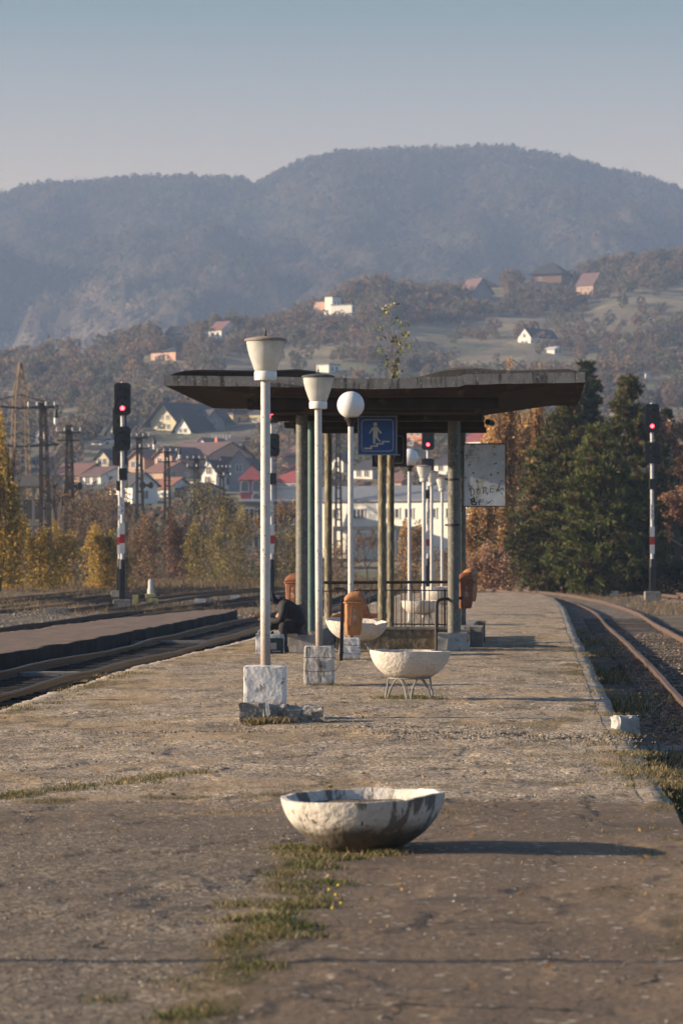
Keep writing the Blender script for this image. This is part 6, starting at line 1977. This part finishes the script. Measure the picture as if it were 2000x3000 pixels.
# from the platform masks
Fx = Xp.ravel(); Fy = Yp.ravel(); Fz = Zp.ravel(); wS = (np.clip(cm[..., 1], 0, 1) ** 2).ravel(); wM = (np.clip(cm[..., 2], 0, 1) ** 2).ravel()
area = np.where(Fy < 44, 1.0, 2.5)
vis = (np.abs(Fx) < .118 * Fy)
r_ = np.random.RandomState(5)
def pick(wt, n):
    p = wt * area * vis; p = p / p.sum(); return r_.choice(len(p), n, p=p)
i = pick(wS * (Fy < 90), 26000); jit = r_.normal(size=(len(i), 2)) * .05
h = r_.uniform(.006, .022, len(i))
blades('grass', np.stack([Fx[i] + jit[:, 0], Fy[i] + jit[:, 1], Fz[i] - .004], -1), h, h * .10 + .0025, GS[r_.randint(0, 4, len(i))], 21, 1.6, 'short dry straw grass growing in the platform surface')
i = pick(wM * (Fy < 70), 24000); jit = r_.normal(size=(len(i), 2)) * .03
h = r_.uniform(.006, .018, len(i))
blades('grass', np.stack([Fx[i] + jit[:, 0], Fy[i] + jit[:, 1], Fz[i] - .004], -1), h, h * .28 + .002, np.where(r_.rand(len(i), 1) < .7, GG[r_.randint(0, 4, len(i))], GS[r_.randint(0, 4, len(i))]), 22, 1.5, 'green grass and moss tufts in the cracks of the platform')
# weed tufts: (x, y, spread, n, height, green)
TU = []
for k in range(58):
    y = r_.uniform(12.4, 20.2); TU.append((float(axis_x(y)) - .06 + r_.normal() * .10 + (.22 * (float(fbm(np.array([y * .9]), np.array([0.]), 3, 62)[0]) - .5)), y, .065, 100, r_.uniform(.018, .045), r_.uniform(.4, .95)))
for k in range(10): TU.append((.84 + .33 * math.cos(k * .63), 40.5 + .33 * math.sin(k * .63), .07, 90, .04, .7))
for k in range(9): TU.append((-.62 + r_.uniform(-.4, .45), 34.32 + r_.uniform(-.05, .08), .06, 110, .07, .12))
for k in range(5): TU.append((r_.uniform(-.05, .40), 55.4, .07, 80, .03, .8))
for k in range(5): TU.append((-.30 + r_.uniform(-.2, .25), 44.35, .06, 80, .03, .6))
for k in range(14): TU.append((.14 + .3 * math.cos(k) - .15, 19.6 + .25 * math.sin(k), .06, 110, .03, .6))
for k in range(46):
    y = 24 + 36 * r_.rand() ** 1.3; TU.append((float(np.interp(y, YR, XRK)) - .03 - abs(r_.normal()) * .22, y, r_.uniform(.05, .16), 60, r_.uniform(.015, .045), r_.uniform(.1, .6)))
for k in range(30):
    y = r_.uniform(34, 60); TU.append((float(np.interp(y, YK, XLK)) + r_.uniform(.1, .5), y, .12, 90, r_.uniform(.02, .05), r_.uniform(.1, .6)))
for k in range(30):
    q = r_.rand(); TU.append((-2.75 + q * 1.6 + r_.normal() * .05, 23.9 + q * 2.7 + r_.normal() * .10, .09, 90, r_.uniform(.02, .045), r_.uniform(.3, .8)))
for k in range(46): TU.append((2.75 - abs(r_.normal()) * .32, 25.2 + 4.6 * r_.rand(), .12, 90, r_.uniform(.012, .035), r_.uniform(.1, .65)))
for k in range(26): TU.append((r_.uniform(-3, 3), r_.uniform(24, 40), .07, 60, r_.uniform(.012, .03), r_.uniform(.2, .8)))
for k in range(16): TU.append((-.1 + r_.uniform(-.9, .9), 22.7 + r_.normal() * .08, .10, 60, .02, .15))
PP = []; HH = []; CC_ = []
for (tx, ty_, sp, n_, hh, gr) in TU:
    q = r_.normal(size=(n_, 2)) * sp; z0 = float(plat_z(np.array([tx]), np.array([ty_]))[0])
    PP.append(np.stack([tx + q[:, 0], ty_ + q[:, 1], np.full(n_, z0 - .005)], -1)); HH.append(hh * r_.uniform(.4, 1.2, n_)); CC_.append(np.where(r_.rand(n_, 1) < gr, GG[r_.randint(0, 4, n_)], GS[r_.randint(0, 4, n_)]))
PP = np.concatenate(PP); HH = np.concatenate(HH); CC_ = np.concatenate(CC_)
blades('weeds', PP, HH, HH * .16 + .003, CC_, 23, 1.3, 'low weeds and grass tufts along the joint, the kerbs and around the planters', 'weeds')
# weeds beside the right edge (below the platform) and dry grass on the yard
n_ = 16000; y = r_.uniform(20, 34, n_); x = np.interp(y, YR, XRK) + .06 + np.abs(r_.normal(size=n_)) * .45
msk = fbm(x * 1.3, y * .9, 3, 33) > .46; x = x[msk]; y = y[msk]
h = r_.uniform(.08, .34, len(x)) * np.where(y > 28.5, .5, 1)
blades('weeds', np.stack([x, y, x * 0 + G0 - .02], -1), h, h * .06 + .006, np.where(r_.rand(len(x), 1) < .72, GG[r_.randint(0, 4, len(x))], GS[r_.randint(0, 4, len(x))]), 24, 1.0, 'dark green weeds below the right edge of the platform', 'weeds')
n_ = 9000; y = r_.uniform(33, 100, n_); x = np.interp(y, YR, XRK) + .05 + np.abs(r_.normal(size=n_)) * .5
msk = fbm(x * .9, y * .35, 3, 133) > .54; x = x[msk]; y = y[msk]; h = r_.uniform(.05, .22, len(x))
blades('weeds', np.stack([x, y, x * 0 + G0], -1), h, h * .06 + .008, np.where(r_.rand(len(x), 1) < .45, GG[r_.randint(0, 4, len(x))], GS[r_.randint(0, 4, len(x))]), 27, 1.0, 'dry and green weeds between the right kerb and the track', 'weeds')
n_ = 46000; y = r_.uniform(118, 236, n_); px = r_.uniform(-60, 2060, n_); x = (px - 1000) / F * y
msk = (fbm(x * .25, y * .12, 3, 34) > .40) & ~((x > np.interp(y, YK, XLK) - 3.6) & (x < np.interp(y, YR, XRK) + 3) & (y < 160)); x = x[msk]; y = y[msk]
h = r_.uniform(.06, .26, len(x)) * (1 + 1.5 * sm(165, 200, y))
zg = np.array([yard_z(a, b) for a, b in zip(x, y)])
blades('dry_grass', np.stack([x, y, zg], -1), h, h * .05 + .012, np.where(r_.rand(len(x), 1) < .9, np.array([(.26, .19, .11), (.20, .14, .085), (.30, .21, .12), (.15, .11, .07)])[r_.randint(0, 4, len(x))], GG[r_.randint(0, 4, len(x))]), 25, .9, 'tall dry grass on the rail yard', 'dry grass')
# tall dry stalks right of the platform edge
n_ = 60; a = r_.uniform(0, 1, n_)
blades('weeds', np.stack([3.42 + r_.normal(size=n_) * .18, 30.0 + r_.normal(size=n_) * .5, np.full(n_, G0)], -1), r_.uniform(.25, .60, n_), np.full(n_, .012), GS[r_.randint(0, 3, n_)] * .8, 26, .5, 'tall dry brown stalks beside the right platform edge', 'weeds')


def stones(name, P, s, Cc, seed, label, cat='gravel'):
    r_ = np.random.RandomState(seed); n_ = len(P)
    base = np.array([(1, 0, 0), (-1, 0, 0), (0, 1, 0), (0, -1, 0), (0, 0, 1), (0, 0, -.6)], float)
    fc = np.array([(0, 2, 4), (2, 1, 4), (1, 3, 4), (3, 0, 4), (2, 0, 5), (1, 2, 5), (3, 1, 5), (0, 3, 5)])
    a = r_.uniform(0, 2 * PI, n_); ca, sa = np.cos(a), np.sin(a)
    v = base[None] * r_.uniform(.55, 1.3, (n_, 6, 1)) + r_.normal(size=(n_, 6, 3)) * .12
    vx = v[..., 0] * ca[:, None] - v[..., 1] * sa[:, None]; vy = v[..., 0] * sa[:, None] + v[..., 1] * ca[:, None]
    V = np.stack([vx, vy, v[..., 2] * .7], -1) * s[:, None, None] + P[:, None, :]
    Fc = (np.arange(n_)[:, None, None] * 6 + fc[None]).reshape(-1, 3)
    tag(np_mesh(name, V.reshape(-1, 3), Fc, mt['stone'], col=np.repeat(Cc, 6, 0)), label, cat, kind='stuff')


SC = np.array([(.42, .38, .32), (.30, .26, .22), (.22, .19, .16), (.50, .46, .40), (.34, .27, .20), (.14, .12, .11)])
# loose grit on the platform
wG = ((1 - cm[..., 0] * .8) * (.4 + .6 * (nzz > .5))).ravel() * (Fy < 34)
i = pick(wG, 15000); jit = r_.uniform(-.03, .03, (len(i), 2)); s = np.abs(r_.normal(size=len(i))) * .0028 + .0028
stones('gravel', np.stack([Fx[i] + jit[:, 0], Fy[i] + jit[:, 1], Fz[i] + .001], -1), s, SC[r_.randint(0, 6, len(i))], 31, 'loose pale grit lying on the platform')
# rubble in the broken strip
PP = []
for (hx, hy, ax, ay, dep) in HOLES:
    n_ = int(260 * ax * 2) if hy < 34 else 20
    PP.append(np.stack([hx + r_.normal(size=n_) * ax * .75, hy + r_.normal(size=n_) * ay * .9], -1))
PP.append(np.stack([r_.uniform(.5, 2.9, 500), r_.normal(size=500) * .30 + 32.0], -1))
PP = np.concatenate(PP); zq = plat_z(PP[:, 0], PP[:, 1])
stones('gravel', np.stack([PP[:, 0], PP[:, 1], zq + .003], -1), r_.uniform(.005, .018, len(PP)), SC[r_.randint(0, 6, len(PP))] * .8, 32, 'broken asphalt rubble in the worn strip of the platform')
# ballast stones right of the platform
n_ = 15000; y = 24 + 66 * r_.rand(n_) ** 1.3; x = np.interp(y, YR, XRK) + .12 + r_.uniform(0, 5.2, n_)
x = np.where(x > .112 * y + 1.0, np.interp(y, YR, XRK) + .2 + r_.rand(n_) * 1.2, x)
xc = smooth_curve(RY, RX, y); on = np.abs(x - xc) < 1.9
z = np.where(on, -.39 - .16 * np.clip(np.abs(x - xc) / 1.9 - .6, 0, 1) / .4, G0 + .02 + (fbm(x * .8, y * .5, 4, 44) - .5) * .10 + (fbm(x * 4, y * 3, 3, 45) - .5) * .045 + .01)
stones('gravel', np.stack([x, y, z], -1), r_.uniform(.014, .048, n_), SC[r_.randint(0, 6, n_)] * np.array([.66, .56, .46]), 33, 'track ballast stones beside the right edge of the platform')
n_ = 6000; y = r_.uniform(44, 100, n_); x = smooth_curve(AY, AX, y) + r_.uniform(-1.2, 1.2, n_)
stones('gravel', np.stack([x, y, np.full(n_, -.40)], -1), r_.uniform(.014, .045, n_), SC[r_.randint(0, 6, n_)] * .07, 34, 'dark ballast stones in the left track trench')  # stone colours cut far down to paint in the trench shade
n_ = 7000; y = r_.uniform(90, 160, n_); x = np.interp(y, YK, XLK) - r_.uniform(3.5, 13, n_)
stones('gravel', np.stack([x, y, np.array([yard_z(a, b) for a, b in zip(x, y)]) + .01], -1), r_.uniform(.02, .06, n_), SC[r_.randint(0, 6, n_)] * .7, 35, 'scattered stones between the left tracks')

n_ = 240; y = 13 + 30 * r_.rand(n_); x = axis_x(y) + r_.uniform(-3, 3, n_); zq = plat_z(x, y)
vv_ = r_.normal(size=(n_, 3)) * .2 + np.array([0, 0, 1.0]); P_ = np.stack([x, y, zq + .010], -1)
tag(cards('fallen_leaves', P_, np.array([(.34, .20, .07), (.22, .13, .06), (.42, .30, .12), (.14, .09, .05)])[r_.randint(0, 4, n_)], .026, None, 77), 'small fallen autumn leaves scattered over the platform', 'leaves', kind='stuff')

# a few dandelion dots in the joint
fl = MB()
for (px, py_) in ((965, 2625), (985, 2640), (1000, 2665), (975, 2680), (992, 2612)):
    d = EYE * F / (py_ - 1625); p = at(px, py_, d)
    fl.lathe([(0, 0), (.012, .004), (.010, .012), (0, .014)], 7, p.x, p.y, .03)
tag(fl.build('flowers', M('yellow petals', (.55, .42, .03), None, 5, .8)), 'tiny yellow flowers in the platform joint', 'flowers', kind='stuff')

# ---------------------------------------------------------------- haze
hz = MB().box(0, 2025, 237.5, 2010, 4370, 478).build('haze', None) if False else None
me = bpy.data.meshes.new('haze')
x0, x1, y0, y1, z0, z1 = -1005, 1005, -160, 3420, -1.6, 470
me.from_pydata([(x0, y0, z0), (x1, y0, z0), (x1, y1, z0), (x0, y1, z0), (x0, y0, z1), (x1, y0, z1), (x1, y1, z1), (x0, y1, z1)], [],
               [(3, 2, 1, 0), (4, 5, 6, 7), (0, 1, 5, 4), (1, 2, 6, 5), (2, 3, 7, 6), (3, 0, 4, 7)])
hz = bpy.data.objects.new('haze', me); COL.objects.link(hz)
m = bpy.data.materials.new('haze air'); m.use_nodes = True; n = m.node_tree; n.nodes.clear()
o = n.nodes.new('ShaderNodeOutputMaterial'); v = n.nodes.new('ShaderNodeVolumePrincipled')
v.inputs['Color'].default_value = (.44, .60, .92, 1)
v.inputs['Density'].default_value = HAZE
v.inputs['Anisotropy'].default_value = 0.0
n.links.new(v.outputs[0], o.inputs['Volume'])
me.materials.append(m)
tag(hz, 'pale blue haze over the valley', 'haze', kind='stuff')
